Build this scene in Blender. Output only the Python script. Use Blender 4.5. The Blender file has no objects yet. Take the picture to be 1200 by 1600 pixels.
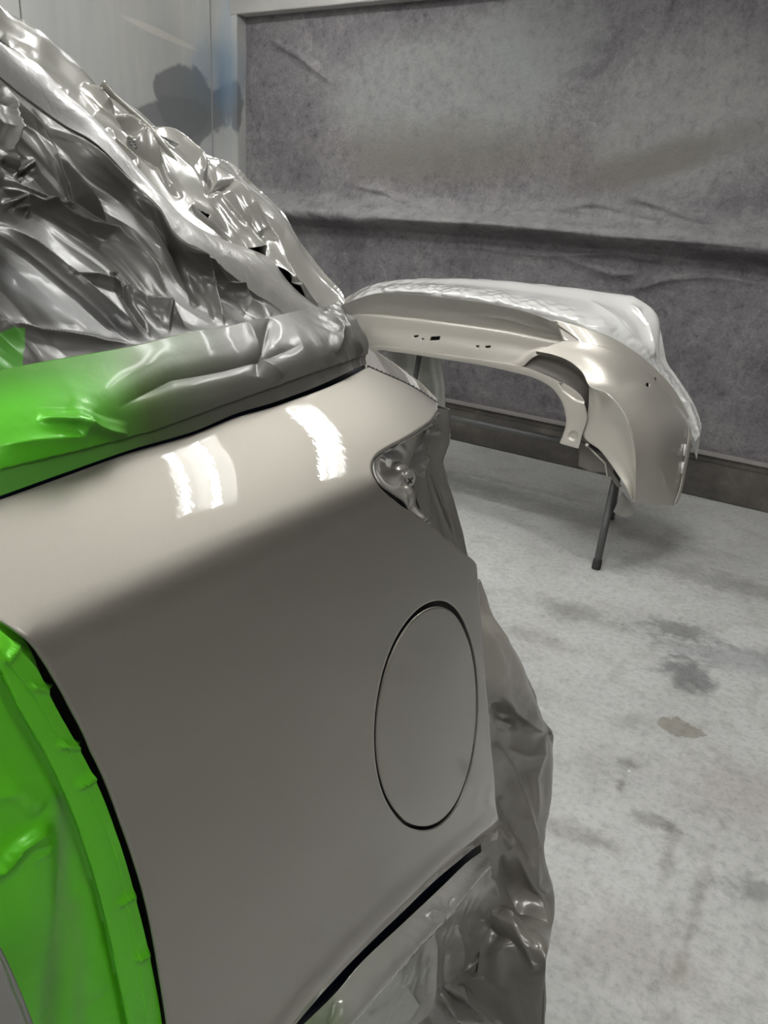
import bpy, bmesh, math, random
from mathutils import Vector, Matrix, noise
from mathutils.bvhtree import BVHTree
from mathutils.geometry import delaunay_2d_cdt
random.seed(7)
SC = bpy.context.scene
COL = SC.collection

# ------------------------------------------------------------------ camera
H = 1.40                                    # eye height
F = 1200.0                                  # focal length in pixels of the 1200x1600 frame
_d = Vector((-200, 3048, 1200)).normalized()            # world down, in camera axes (right, down, forward)
_l = Vector((-2006, -604, 1200)); _l = (_l - _d * _l.dot(_d)).normalized()
_x = -_l; _z = -_d; _y = _z.cross(_x)
R3 = Matrix((_x, _y, _z))                   # camera axes -> world axes
cam = bpy.data.cameras.new('camera'); cam_o = bpy.data.objects.new('camera', cam); COL.objects.link(cam_o)
cam.sensor_fit = 'VERTICAL'; cam.sensor_height = 32.0; cam.lens = 32.0 * F / 1600
cam.clip_start = 0.01
M = (R3 @ Matrix(((1, 0, 0), (0, -1, 0), (0, 0, -1)))).to_4x4()
M.translation = Vector((0, 0, H)); cam_o.matrix_world = M
SC.camera = cam_o
CAM = Vector((0, 0, H))

# ------------------------------------------------------------------ world and exposure
w = bpy.data.worlds.new('World'); SC.world = w; w.use_nodes = True
w.node_tree.nodes['Background'].inputs[0].default_value = (0.5, 0.5, 0.5, 1)
w.node_tree.nodes['Background'].inputs[1].default_value = 0.3
SC.view_settings.view_transform = 'Standard'; SC.view_settings.look = 'None'
SC.view_settings.gamma = 1; SC.view_settings.use_curve_mapping = False
SC.view_settings.exposure = 0.0
TUBE_POWER = 86.0                           # emission of the fluorescent tubes

# ------------------------------------------------------------------ geometry helpers
def ray(px, py): return R3 @ Vector((px - 600, py - 800, F))
def onL(px, py, L):
    r = ray(px, py); return CAM + r * (-L / r.x)
def onY(px, py, Y):
    r = ray(px, py); return CAM + r * (Y / r.y)
def onZ(px, py, z):
    r = ray(px, py); return CAM + r * ((z - H) / r.z)
R3T = R3.transposed()
def proj(p):
    c = R3T @ (p - CAM)
    z = max(c.z, 1e-4)
    return 600 + F * c.x / z, 800 + F * c.y / z
def cr(pts, t):
    n = len(pts) - 1
    if n == 0: return pts[0].copy()
    t = min(max(t, 0), 1) * n; i = min(int(t), n - 1); f = t - i
    p1, p2 = pts[i], pts[i + 1]
    p0 = pts[i - 1] if i > 0 else p1 * 2 - p2
    p3 = pts[i + 2] if i + 2 <= n else p2 * 2 - p1
    return 0.5 * ((2 * p1) + (p2 - p0) * f + (2 * p0 - 5 * p1 + 4 * p2 - p3) * f * f + (3 * p1 - p0 - 3 * p2 + p3) * f ** 3)
def resample(pts, n, closed=False, smooth=True):
    pts = [Vector(p) for p in pts]
    if closed: pts = pts + [pts[0]]
    L = [0]
    for a, b in zip(pts, pts[1:]): L.append(L[-1] + (b - a).length)
    out = []; m = len(pts) - 1
    for k in range(n):
        s = L[-1] * k / (n if closed else (n - 1))
        i = 0
        while i < m - 1 and L[i + 1] < s: i += 1
        f = (s - L[i]) / max(L[i + 1] - L[i], 1e-9)
        out.append(cr(pts, (i + f) / m) if smooth else pts[i].lerp(pts[i + 1], f))
    return out
def ss(a, b, x):
    t = min(max((x - a) / (b - a), 0), 1); return t * t * (3 - 2 * t)
def segd(x, y, pl):
    best = 1e9; tt = 0
    n = len(pl) - 1
    for i in range(n):
        ax, ay = pl[i][0], pl[i][1]; bx, by = pl[i + 1][0], pl[i + 1][1]
        dx, dy = bx - ax, by - ay
        t = ((x - ax) * dx + (y - ay) * dy) / (dx * dx + dy * dy + 1e-9)
        t = min(max(t, 0), 1)
        q = (x - ax - t * dx) ** 2 + (y - ay - t * dy) ** 2
        if q < best:
            best = q; tt = (i + t) / n; sg = 1 if dx * (y - ay) - dy * (x - ax) > 0 else -1
    return math.sqrt(best), tt, sg
def ridge(x, y, pl, wdt, h, taper=True, lopsided=0.0):
    d, t, sg = segd(x, y, pl)
    if d > wdt * 3: return 0
    e = (1 - (2 * t - 1) ** 4) if taper else 1
    ww = wdt * (1 + lopsided * sg)
    return h * e * math.exp(-(d / ww)) * (1 if d < wdt * 2 else (3 - d / wdt))
def tri(a): a = a % 1.0; return 4 * abs(a - 0.5) - 1
def crum(p, f, seed, n=5, warp=0.22):
    q = noise.noise_vector(p * f * 0.5 + Vector((seed, 0, seed))) * warp
    v = 0; rnd = random.Random(seed)
    for k in range(n):
        d = Vector((rnd.uniform(-1, 1), rnd.uniform(-1, 1), rnd.uniform(-1, 1))).normalized()
        m = noise.noise(p * f * 0.35 + Vector((k * 3.1, seed, 0)))
        v += tri((p * f * (0.6 + 0.25 * k)).dot(d) + q[k % 3] + rnd.random()) / (1 + 0.5 * k) * max(0, 0.5 + 1.2 * m)
    return v / n

# ------------------------------------------------------------------ object helpers
def tag(o, label=None, cat=None, group=None, kind=None):
    if label: o['label'] = label
    if cat: o['category'] = cat
    if group: o['group'] = group
    if kind: o['kind'] = kind
    return o
def empty(name, loc, label, cat, group=None):
    o = bpy.data.objects.new(name, None); COL.objects.link(o); o.location = loc
    o.empty_display_size = 0.1
    tag(o, label, cat, group); return o
def link(name, me, mat, parent=None, smooth=True):
    o = bpy.data.objects.new(name, me); COL.objects.link(o)
    if mat: me.materials.append(mat)
    if smooth:
        me.polygons.foreach_set('use_smooth', [True] * len(me.polygons))
    if parent:
        o.parent = parent; o.matrix_parent_inverse = Matrix.Translation(-parent.location)
    return o
def mesh(name, vs, fs, mat, parent=None, smooth=True, cols=None):
    me = bpy.data.meshes.new(name)
    me.from_pydata([tuple(v) for v in vs], [], fs); me.update()
    if cols:
        a = me.color_attributes.new('tint', 'FLOAT_COLOR', 'POINT')
        a.data.foreach_set('color', [c for v in cols for c in (*v, 1.0)[:4]])
    return link(name, me, mat, parent, smooth)
def solid(o, t, off=-1):
    m = o.modifiers.new('thickness', 'SOLIDIFY'); m.thickness = t; m.offset = off; return o
def patch(name, rows, nu, nv, mat, parent=None, disp=None, col=None, thick=0.0008, smooth_rows=True, holes=None):
    """rows: lists of 3D points; nu columns along a row, nv across the rows"""
    R = [resample(r, nu) for r in rows]
    grid = []
    for j in range(nv):
        t = j / (nv - 1)
        line = []
        for i in range(nu):
            c = [r[i] for r in R]
            if smooth_rows: line.append(cr(c, t))
            else:
                k = min(int(t * (len(c) - 1)), len(c) - 2); f = t * (len(c) - 1) - k
                line.append(c[k].lerp(c[k + 1], f))
        grid.append(line)
    vs = []; cols = [] if col else None
    for j in range(nv):
        for i in range(nu):
            p = grid[j][i]
            if disp or col:
                x, y = proj(p)
            if disp:
                a = grid[j][min(i + 1, nu - 1)] - grid[j][max(i - 1, 0)]
                b = grid[min(j + 1, nv - 1)][i] - grid[max(j - 1, 0)][i]
                n = a.cross(b)
                if n.length < 1e-12: n = CAM - p
                n.normalize()
                if n.dot(CAM - p) < 0: n = -n
                q = p + n * disp(x, y, p, i / (nu - 1), j / (nv - 1))
            else: q = p
            vs.append(q)
            if col: cols.append(col(x, y, p))
    fs = []
    for j in range(nv - 1):
        for i in range(nu - 1):
            k = j * nu + i
            if holes:
                x, y = proj((vs[k] + vs[k + nu + 1]) / 2)
                if any(inside(x, y, h) for h in holes): continue
            fs.append((k, k + 1, k + nu + 1, k + nu))
    o = mesh(name, vs, fs, mat, parent, True, cols)
    if thick: solid(o, thick, 0)
    return o
def inside(x, y, poly):
    c = False; n = len(poly); j = n - 1
    for i in range(n):
        xi, yi = poly[i][0], poly[i][1]; xj, yj = poly[j][0], poly[j][1]
        if (yi > y) != (yj > y) and x < (xj - xi) * (y - yi) / (yj - yi) + xi: c = not c
        j = i
    return c
def boxm(name, lo, hi, mat, parent=None, bevel=0.0):
    bm = bmesh.new(); bmesh.ops.create_cube(bm, size=1)
    lo, hi = Vector(lo), Vector(hi)
    for v in bm.verts: v.co = Vector([(lo[i] + hi[i]) / 2 + v.co[i] * (hi[i] - lo[i]) for i in range(3)])
    if bevel: bmesh.ops.bevel(bm, geom=bm.edges[:], offset=bevel, segments=2, affect='EDGES')
    me = bpy.data.meshes.new(name); bm.to_mesh(me); bm.free()
    return link(name, me, mat, parent, False)
def tube(name, path, rad, mat, parent=None, seg=12, close=True):
    vs = []; fs = []; n = len(path)
    for k, p in enumerate(path):
        p = Vector(p)
        t = (Vector(path[min(k + 1, n - 1)]) - Vector(path[max(k - 1, 0)])).normalized()
        a = t.cross(Vector((0.1, 0.3, 1))).normalized(); b = t.cross(a)
        r = rad[k] if isinstance(rad, (list, tuple)) else rad
        for s in range(seg):
            an = 2 * math.pi * s / seg
            vs.append(p + a * math.cos(an) * r + b * math.sin(an) * r)
    for k in range(n - 1):
        for s in range(seg):
            fs.append((k * seg + s, k * seg + (s + 1) % seg, (k + 1) * seg + (s + 1) % seg, (k + 1) * seg + s))
    if close: fs.append(tuple(range(seg))[::-1]); fs.append(tuple((n - 1) * seg + s for s in range(seg)))
    return mesh(name, vs, fs, mat, parent)
def lathe(name, base, axis, prof, mat, parent=None, seg=28):
    """prof: (distance along the axis, radius)"""
    axis = Vector(axis).normalized(); a = axis.orthogonal().normalized(); b = axis.cross(a); base = Vector(base)
    vs = []; fs = []
    for h, r in prof:
        for s in range(seg):
            an = 2 * math.pi * s / seg; vs.append(base + axis * h + (a * math.cos(an) + b * math.sin(an)) * r)
    for k in range(len(prof) - 1):
        for s in range(seg):
            fs.append((k * seg + s, k * seg + (s + 1) % seg, (k + 1) * seg + (s + 1) % seg, (k + 1) * seg + s))
    fs.append(tuple((len(prof) - 1) * seg + s for s in range(seg)))
    o = mesh(name, vs, fs, mat, parent)
    return o

# ------------------------------------------------------------------ materials
def mat(name):
    m = bpy.data.materials.new(name); m.use_nodes = True
    return m, m.node_tree, m.node_tree.nodes['Principled BSDF']
def nd(nt, t, **k):
    n = nt.nodes.new(t)
    for a, b in k.items():
        if a in ('x', 'y', 'z'): continue
        setattr(n, a, b)
    return n
def L_(nt, a, b): nt.links.new(a, b)
def noise_n(nt, scale, detail=4, rough=0.55, vec=None, dist=0.0):
    n = nd(nt, 'ShaderNodeTexNoise'); n.inputs['Scale'].default_value = scale
    n.inputs['Detail'].default_value = detail; n.inputs['Roughness'].default_value = rough; n.inputs['Distortion'].default_value = dist
    if vec: L_(nt, vec, n.inputs['Vector'])
    return n
def ramp(nt, fac, stops):
    r = nd(nt, 'ShaderNodeValToRGB'); e = r.color_ramp.elements
    while len(e) < len(stops): e.new(0.5)
    for k, (p, c) in enumerate(stops):
        e[k].position = p; e[k].color = (*c, 1) if len(c) == 3 else c
    L_(nt, fac, r.inputs[0]); return r
def mixc(nt, fac, a, b, mode='MIX'):
    m = nd(nt, 'ShaderNodeMix', data_type='RGBA', blend_type=mode)
    for s, v in ((m.inputs[0], fac), (m.inputs[6], a), (m.inputs[7], b)):
        if hasattr(v, 'links') or isinstance(v, bpy.types.NodeSocket): L_(nt, v, s)
        elif isinstance(v, (int, float)): s.default_value = v
        else: s.default_value = (*v, 1)
    return m.outputs[2]
def bump(nt, bsdf, h, dist, strength=1.0, prev=None):
    b = nd(nt, 'ShaderNodeBump'); b.inputs['Strength'].default_value = strength; b.inputs['Distance'].default_value = dist
    L_(nt, h, b.inputs['Height'])
    if prev: L_(nt, prev, b.inputs['Normal'])
    if bsdf: L_(nt, b.outputs[0], bsdf.inputs['Normal'])
    return b.outputs[0]
def geo(nt): return nd(nt, 'ShaderNodeNewGeometry').outputs['Position']
def plain(name, c, rough=0.5, metal=0.0, bumpscale=0, bumpd=0.001, coat=0):
    m, nt, b = mat(name)
    b.inputs['Base Color'].default_value = (*c, 1); b.inputs['Roughness'].default_value = rough; b.inputs['Metallic'].default_value = metal
    b.inputs['Coat Weight'].default_value = coat; b.inputs['Coat Roughness'].default_value = 0.05
    if bumpscale:
        n = noise_n(nt, bumpscale, 4, 0.6, geo(nt)); bump(nt, b, n.outputs[0], bumpd, 0.6)
        L_(nt, mixc(nt, n.outputs[0], tuple(x * 0.85 for x in c), tuple(min(1, x * 1.15) for x in c)), b.inputs['Base Color'])
    return m
def paint(name, c, fl=0.04, metal=0.85, rough=0.56):
    m, nt, b = mat(name)
    g = geo(nt); n = noise_n(nt, 1400, 2, 0.5, g)
    lo = tuple(x * (1 - fl) for x in c); hi = tuple(x * (1 + fl) for x in c)
    L_(nt, mixc(nt, n.outputs[0], lo, hi), b.inputs['Base Color'])
    b.inputs['Metallic'].default_value = metal; b.inputs['Roughness'].default_value = rough
    b.inputs['Coat Weight'].default_value = 1; b.inputs['Coat Roughness'].default_value = 0.015; b.inputs['Coat IOR'].default_value = 1.5
    n2 = noise_n(nt, 220, 2, 0.5, g)                      # orange peel in the clear coat
    bp = nd(nt, 'ShaderNodeBump'); bp.inputs['Strength'].default_value = 0.5; bp.inputs['Distance'].default_value = 0.00003
    L_(nt, n2.outputs[0], bp.inputs['Height']); L_(nt, bp.outputs[0], b.inputs['Coat Normal'])
    return m
def film(name, rough=0.22, bumpd=0.0006, bs=60, trans=0.0, spec=0.6, speck=False, coat=0.5, pale=0.22):
    """masking film; its pigment and overspray come from the mesh colour"""
    m, nt, b = mat(name)
    a = nd(nt, 'ShaderNodeAttribute', attribute_name='tint'); g = geo(nt)
    n = noise_n(nt, 25, 4, 0.6, g)
    L_(nt, mixc(nt, n.outputs[0], a.outputs['Color'], mixc(nt, pale, a.outputs['Color'], (0.75, 0.73, 0.69))), b.inputs['Base Color'])
    b.inputs['Roughness'].default_value = rough; b.inputs['Specular IOR Level'].default_value = spec
    b.inputs['Metallic'].default_value = 0.1
    b.inputs['Coat Weight'].default_value = coat; b.inputs['Coat Roughness'].default_value = 0.08
    n1 = noise_n(nt, bs, 3, 0.5, g, 1.5)
    n2 = noise_n(nt, bs * 6, 3, 0.6, g)
    p = bump(nt, None, n1.outputs[0], bumpd * 4, 0.6)
    bump(nt, b, n2.outputs[0], bumpd * (1.2 if speck else 0.3), 0.5, p)
    if trans:
        b.inputs['Alpha'].default_value = 1 - trans
    return m
def cells(nt, vec, stops_xy, bsdf): pass

TAUPE = (0.36, 0.335, 0.295)
m_paint = paint('champagne_paint', TAUPE)
m_bump = paint('bumper_paint', (0.56, 0.53, 0.47), rough=0.42, metal=0.45)
m_film = film('masking_film', 0.28, 0.0002, 40, pale=0.1)
m_filmglossy = film('glossy_masking_film', 0.15, 0.0002, 40, spec=0.6, coat=0.8, pale=0.08)
m_winfilm = film('window_film', 0.36, 0.00015, 30, spec=0.4, coat=0.10, pale=0.03)
m_roof = film('roof_film', 0.19, 0.00010, 26, spec=0.6, coat=0.55, pale=0.1)
m_satin = film('satin_tape', 0.34, 0.0007, 30, speck=True)
m_green = film('green_film', 0.38, 0.0002, 22, coat=0.12, spec=0.35, pale=0.04)
m_black = plain('black_gap', (0.004, 0.004, 0.005), 0.5)
m_blue = plain('blue_black_seal', (0.002, 0.004, 0.014), 0.5)
m_blue.node_tree.nodes['Principled BSDF'].inputs['Specular IOR Level'].default_value = 0.1
m_dark = plain('dark_undershell', (0.02, 0.02, 0.02), 0.8)
m_clear = film('clear_film', 0.16, 0.0004, 45, trans=0.25, spec=0.8, coat=0.8)
m_steel = plain('painted_bolt', (0.42, 0.40, 0.36), 0.3, 0.35, coat=0.6)
m_rubber = plain('rubber', (0.02, 0.02, 0.02), 0.8, 0, 60, 0.0005)
m_stand = plain('grey_stand_paint', (0.085, 0.085, 0.085), 0.45, 0.2, 80, 0.0004)
m_under = plain('matt_taupe_plastic', (0.17, 0.155, 0.14), 0.6, 0, 300, 0.0001)

def G(v): return (v, v * 0.985, v * 0.93)
# ================================================================== SETTING
WY, RY = 4.42, 4.50         # frame plane, lining plane
XL, XR, YB, ZC = -4.46, 2.3, -4.2, 3.15

# floor ------------------------------------------------------------
m_floor, nt, b = mat('stained_concrete')
g = geo(nt)
n1 = noise_n(nt, 1.3, 6, 0.6, g, 0.4); n2 = noise_n(nt, 7, 6, 0.65, g, 0.6); n3 = noise_n(nt, 45, 5, 0.7, g)
base = ramp(nt, n1.outputs[0], [(0.3, (0.40, 0.40, 0.385)), (0.7, (0.56, 0.565, 0.55))]).outputs[0]
s2 = ramp(nt, n2.outputs[0], [(0.28, (0.66, 0.65, 0.63)), (0.5, (1, 1, 1)), (0.75, (1.0, 1.0, 1.0))]).outputs[0]
base = mixc(nt, 0.75, base, s2, 'MULTIPLY')
s3 = ramp(nt, n3.outputs[0], [(0.3, (0.62, 0.62, 0.62)), (0.52, (1, 1, 1)), (0.72, (1.12, 1.12, 1.12))]).outputs[0]
base = mixc(nt, 0.7, base, s3, 'MULTIPLY')
n5 = noise_n(nt, 95, 4, 0.75, g); n6 = noise_n(nt, 2.6, 4, 0.6, g)
gm = ramp(nt, n5.outputs[0], [(0.60, (0, 0, 0)), (0.70, (1, 1, 1))]); gk = ramp(nt, n6.outputs[0], [(0.45, (0, 0, 0)), (0.62, (.8, .8, .8))])
gq = nd(nt, 'ShaderNodeMath', operation='MULTIPLY'); L_(nt, gm.outputs[0], gq.inputs[0]); L_(nt, gk.outputs[0], gq.inputs[1])
base = mixc(nt, gq.outputs[0], base, (0.16, 0.16, 0.16))
gl = ramp(nt, n5.outputs[0], [(0.28, (1, 1, 1)), (0.36, (0, 0, 0))]); gq2 = nd(nt, 'ShaderNodeMath', operation='MULTIPLY'); gq2.inputs[1].default_value = .6; L_(nt, gl.outputs[0], gq2.inputs[0])
base = mixc(nt, gq2.outputs[0], base, (0.74, 0.75, 0.74))
nwn = noise_n(nt, 15, 8, 0.68, g, 0.3)
STAINS = [  # pixel, half sizes (m), angle, colour, strength
    ((1062, 1136), .085, .05, .0, (0.52, 0.47, 0.40), .75), ((1065, 985), .16, .07, .3, (0.40, 0.40, 0.40), .75),
    ((1075, 1055), .10, .09, .8, (0.32, 0.33, 0.34), .8), ((895, 957), .15, .07, .1, (0.5, 0.49, 0.46), .6),
    ((845, 1000), .12, .04, .1, (0.6, 0.58, 0.55), .5), ((890, 1303), .11, .035, .1, (0.50, 0.47, 0.42), .6),
    ((1020, 1282), .05, .025, .0, (0.45, 0.43, 0.40), .6), ((1045, 1330), .018, .10, .1, (0.55, 0.52, 0.48), .6),
    ((1090, 1410), .016, .17, .05, (0.6, 0.57, 0.53), .6), ((971, 1225), .012, .03, .2, (0.42, 0.40, 0.38), .7),
    ((983, 1193), .03, .02, .2, (0.48, 0.46, 0.43), .6), ((1150, 1030), .3, .08, .25, (0.55, 0.58, 0.62), .55),
    ((1180, 1390), .07, .04, .3, (0.35, 0.35, 0.35), .6), ((1130, 910), .35, .09, .2, (0.55, 0.54, 0.52), .6),
    ((990, 720), .9, .18, .1, (0.62, 0.62, 0.62), .5), ((760, 760), .5, .12, .1, (0.55, 0.56, 0.56), .5),
    ((1150, 1240), .16, .12, .5, (0.72, 0.66, 0.6), .5), ((980, 1480), .2, .1, .2, (0.7, 0.66, 0.6), .55)]
for (px, py), a, c2, an, colr, st in STAINS:
    p = onZ(px, py, 0)
    mp = nd(nt, 'ShaderNodeMapping', vector_type='TEXTURE'); L_(nt, g, mp.inputs['Vector'])
    mp.inputs['Location'].default_value = p; mp.inputs['Rotation'].default_value = (0, 0, an); mp.inputs['Scale'].default_value = (a, c2 * 1.2, 1)
    vm = nd(nt, 'ShaderNodeVectorMath', operation='LENGTH'); L_(nt, mp.outputs[0], vm.inputs[0])
    ma = nd(nt, 'ShaderNodeMath', operation='MULTIPLY_ADD'); ma.inputs[1].default_value = 3.2
    L_(nt, nwn.outputs[0], ma.inputs[0]); L_(nt, vm.outputs['Value'], ma.inputs[2])
    mr = nd(nt, 'ShaderNodeMapRange'); mr.inputs[1].default_value = 2.85; mr.inputs[2].default_value = 2.05
    mr.inputs[3].default_value = 0; mr.inputs[4].default_value = st
    L_(nt, ma.outputs[0], mr.inputs[0])
    if a == .085:
        mr.inputs[1].default_value = 2.42; mr.inputs[2].default_value = 2.36
        ma.inputs[1].default_value = 2.0; mr.inputs[1].default_value = 1.80; mr.inputs[2].default_value = 1.74
    base = mixc(nt, mr.outputs[0], base, mixc(nt, 1.0, base, colr, 'MULTIPLY'))
vo = nd(nt, 'ShaderNodeTexVoronoi'); vo.inputs['Scale'].default_value = 5; L_(nt, g, vo.inputs['Vector'])
wf = ramp(nt, vo.outputs['Distance'], [(0.0, (1, 1, 1)), (0.03, (0, 0, 0))])
base = mixc(nt, wf.outputs[0], base, (0.85, 0.85, 0.85))
L_(nt, base, b.inputs['Base Color'])
rr = ramp(nt, n2.outputs[0], [(0.3, (0.38, 0.38, 0.38)), (0.7, (0.62, 0.62, 0.62))]); L_(nt, rr.outputs[0], b.inputs['Roughness'])
pb = bump(nt, None, n2.outputs[0], 0.012, 0.3); bump(nt, b, n3.outputs[0], 0.003, 0.4, pb)

def quad(name, pts, m, parent=None):
    return mesh(name, [Vector(p) for p in pts], [(0, 1, 2, 3)], m, parent, False)
floor = boxm('floor', (XL - .1, YB - .1, -0.1), (XR + .1, RY + .2, 0), m_floor); tag(floor, kind='structure')

# walls ------------------------------------------------------------
m_wall, nt, b = mat('galvanised_panel')
g = geo(nt)
sep = nd(nt, 'ShaderNodeMapping'); sep.inputs['Scale'].default_value = (2.2, 2.2, 0.35); L_(nt, g, sep.inputs['Vector'])
n1 = noise_n(nt, 1.5, 5, 0.6, sep.outputs[0], 0.5); n2 = noise_n(nt, 3.2, 4, 0.6, g, 0.5)
wc = ramp(nt, n1.outputs[0], [(0.3, (0.42, 0.43, 0.425)), (0.55, (0.50, 0.505, 0.49)), (0.75, (0.60, 0.58, 0.54))]).outputs[0]
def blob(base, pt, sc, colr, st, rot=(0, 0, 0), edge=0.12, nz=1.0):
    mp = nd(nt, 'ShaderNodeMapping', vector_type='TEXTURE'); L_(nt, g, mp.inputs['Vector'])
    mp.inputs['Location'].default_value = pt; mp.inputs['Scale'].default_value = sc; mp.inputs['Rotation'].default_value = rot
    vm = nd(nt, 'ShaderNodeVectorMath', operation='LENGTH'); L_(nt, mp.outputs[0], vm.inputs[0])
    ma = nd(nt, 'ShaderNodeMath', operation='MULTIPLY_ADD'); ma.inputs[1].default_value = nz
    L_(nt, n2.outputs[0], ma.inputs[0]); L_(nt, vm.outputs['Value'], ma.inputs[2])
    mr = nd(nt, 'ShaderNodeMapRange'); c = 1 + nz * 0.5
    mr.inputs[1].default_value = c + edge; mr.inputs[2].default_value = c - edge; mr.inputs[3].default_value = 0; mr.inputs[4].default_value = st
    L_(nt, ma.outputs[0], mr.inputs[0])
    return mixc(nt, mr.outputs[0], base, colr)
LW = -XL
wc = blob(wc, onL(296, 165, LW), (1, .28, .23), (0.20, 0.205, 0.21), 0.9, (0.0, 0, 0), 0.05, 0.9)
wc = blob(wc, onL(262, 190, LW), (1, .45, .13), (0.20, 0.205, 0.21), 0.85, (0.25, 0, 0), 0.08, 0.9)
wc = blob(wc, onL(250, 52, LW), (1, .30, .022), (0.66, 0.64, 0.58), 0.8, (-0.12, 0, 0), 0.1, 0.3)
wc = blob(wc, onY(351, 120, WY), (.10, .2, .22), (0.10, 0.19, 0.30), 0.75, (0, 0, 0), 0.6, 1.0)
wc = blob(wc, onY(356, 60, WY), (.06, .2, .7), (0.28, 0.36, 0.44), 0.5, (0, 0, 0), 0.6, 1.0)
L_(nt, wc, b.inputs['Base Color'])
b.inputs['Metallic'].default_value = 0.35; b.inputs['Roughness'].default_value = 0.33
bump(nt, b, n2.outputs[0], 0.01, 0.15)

m_dull = plain('dull_overspray_wall', (0.13, 0.127, 0.125), 0.6, 0, 5, 0.004)
# left wall: sheets with standing seams
wl = empty('wall_left', (XL, 0, 0), None, None); tag(wl, kind='structure')
for k in list(wl.keys()):
    pass
boxm('wall_sheet_backing', (XL - .10, YB, 0), (XL - .02, WY, ZC), m_dark, wl)
ys = WY
seam0 = WY - 1.44
edges = [WY - 0.001, seam0, seam0 - 1.2, seam0 - 2.4, seam0 - 3.6, seam0 - 4.8, YB + .02]
for a, c in zip(edges, edges[1:]):
    boxm('wall_panel', (XL - .03, c + .004, 0), (XL, a - .004, ZC), m_wall, wl, 0.003)
wr = boxm('wall_right', (XR, YB, 0), (XR + .1, WY, ZC), m_dull); tag(wr, kind='structure')
wf = boxm('wall_front', (XL, YB - .1, 0), (XR, YB, ZC), m_dull); tag(wf, kind='structure')
m_ceil = plain('ceiling_white', (0.62, 0.62, 0.60), 0.6, 0, 3, 0.001)
ce = boxm('ceiling', (XL - .1, YB - .1, ZC), (XR + .1, RY + .2, ZC + .1), m_ceil); tag(ce, kind='structure')

# back wall: metal frame and paint-soaked lining
wb = empty('wall_back', (XL, WY, 0), None, None); tag(wb, kind='structure')
OL = -4.21; OT = 2.555; OB = 0.264
m_frame = m_wall
boxm('frame_post', (XL, WY, 0), (OL - .055, RY + .05, ZC), m_wall, wb, 0.003)
boxm('frame_edge', (OL - .055, WY - .008, 0), (OL, RY + .05, OT), m_wall, wb, 0.004)
m_rail = plain('rail_sheet', (0.50, 0.49, 0.47), 0.45, 0.2, 6, 0.001)
boxm('frame_rail', (OL - .055, WY - .010, OT), (XR, RY + .05, OT + .11), m_rail, wb, 0.004)
boxm('upper_panel', (OL - .055, WY + .004, OT + .11), (XR, RY + .05, ZC), m_wall, wb, 0.003)
m_curb, nt, b = mat('curb_overspray')
g = geo(nt); n1 = noise_n(nt, 6, 6, 0.65, g); n2 = noise_n(nt, 60, 4, 0.7, g)
c = ramp(nt, n1.outputs[0], [(0.3, (0.055, 0.05, 0.045)), (0.55, (0.10, 0.09, 0.08)), (0.8, (0.22, 0.20, 0.18))]).outputs[0]
L_(nt, c, b.inputs['Base Color']); b.inputs['Roughness'].default_value = 0.6; bump(nt, b, n2.outputs[0], 0.004, 0.5)
m_lip = plain('curb_lip', (0.30, 0.28, 0.27), 0.5, 0.2, 30, 0.002)
boxm('curb_beam', (OL, WY, 0), (XR, RY + .05, 0.205), m_curb, wb, 0.006)
boxm('curb_step', (OL, WY + .012, 0.205), (XR, RY + .05, 0.243), m_curb, wb, 0.004)
boxm('curb_lip', (OL, WY - .004, 0.243), (XR, WY + .035, 0.264), m_lip, wb, 0.004)

m_lin, nt, b = mat('paint_soaked_lining')
g = geo(nt)
n1 = noise_n(nt, 1.6, 7, 0.62, g, 0.4); n2 = noise_n(nt, 16, 7, 0.75, g, 0.2); n3 = noise_n(nt, 2.3, 6, 0.65, g, 0.5); n4 = noise_n(nt, 70, 4, 0.75, g)
c = ramp(nt, n1.outputs[0], [(0.3, (0.108, 0.102, 0.107)), (0.5, (0.158, 0.150, 0.156)), (0.68, (0.220, 0.212, 0.214))]).outputs[0]
c = mixc(nt, 0.85, c, ramp(nt, n2.outputs[0], [(0.30, (0.36, 0.36, 0.38)), (0.45, (0.92, 0.91, 0.93)), (0.70, (1.30, 1.28, 1.27))]).outputs[0], 'MULTIPLY')
c = mixc(nt, 0.6, c, ramp(nt, n4.outputs[0], [(0.32, (0.55, 0.55, 0.56)), (0.5, (1, 1, 1)), (0.68, (1.3, 1.3, 1.3))]).outputs[0], 'MULTIPLY')
edge = ramp(nt, n3.outputs[0], [(0.50, (0, 0, 0)), (0.515, (1, 1, 1)), (0.56, (0, 0, 0))])
mk = nd(nt, 'ShaderNodeMath', operation='MULTIPLY'); mk.inputs[1].default_value = 0.3
mk2 = nd(nt, 'ShaderNodeMath', operation='MULTIPLY'); L_(nt, edge.outputs[0], mk2.inputs[0]); L_(nt, n2.outputs[0], mk2.inputs[1]); L_(nt, mk2.outputs[0], mk.inputs[0])
c = mixc(nt, mk.outputs[0], c, (0.42, 0.41, 0.40))
n2b = n2
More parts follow.
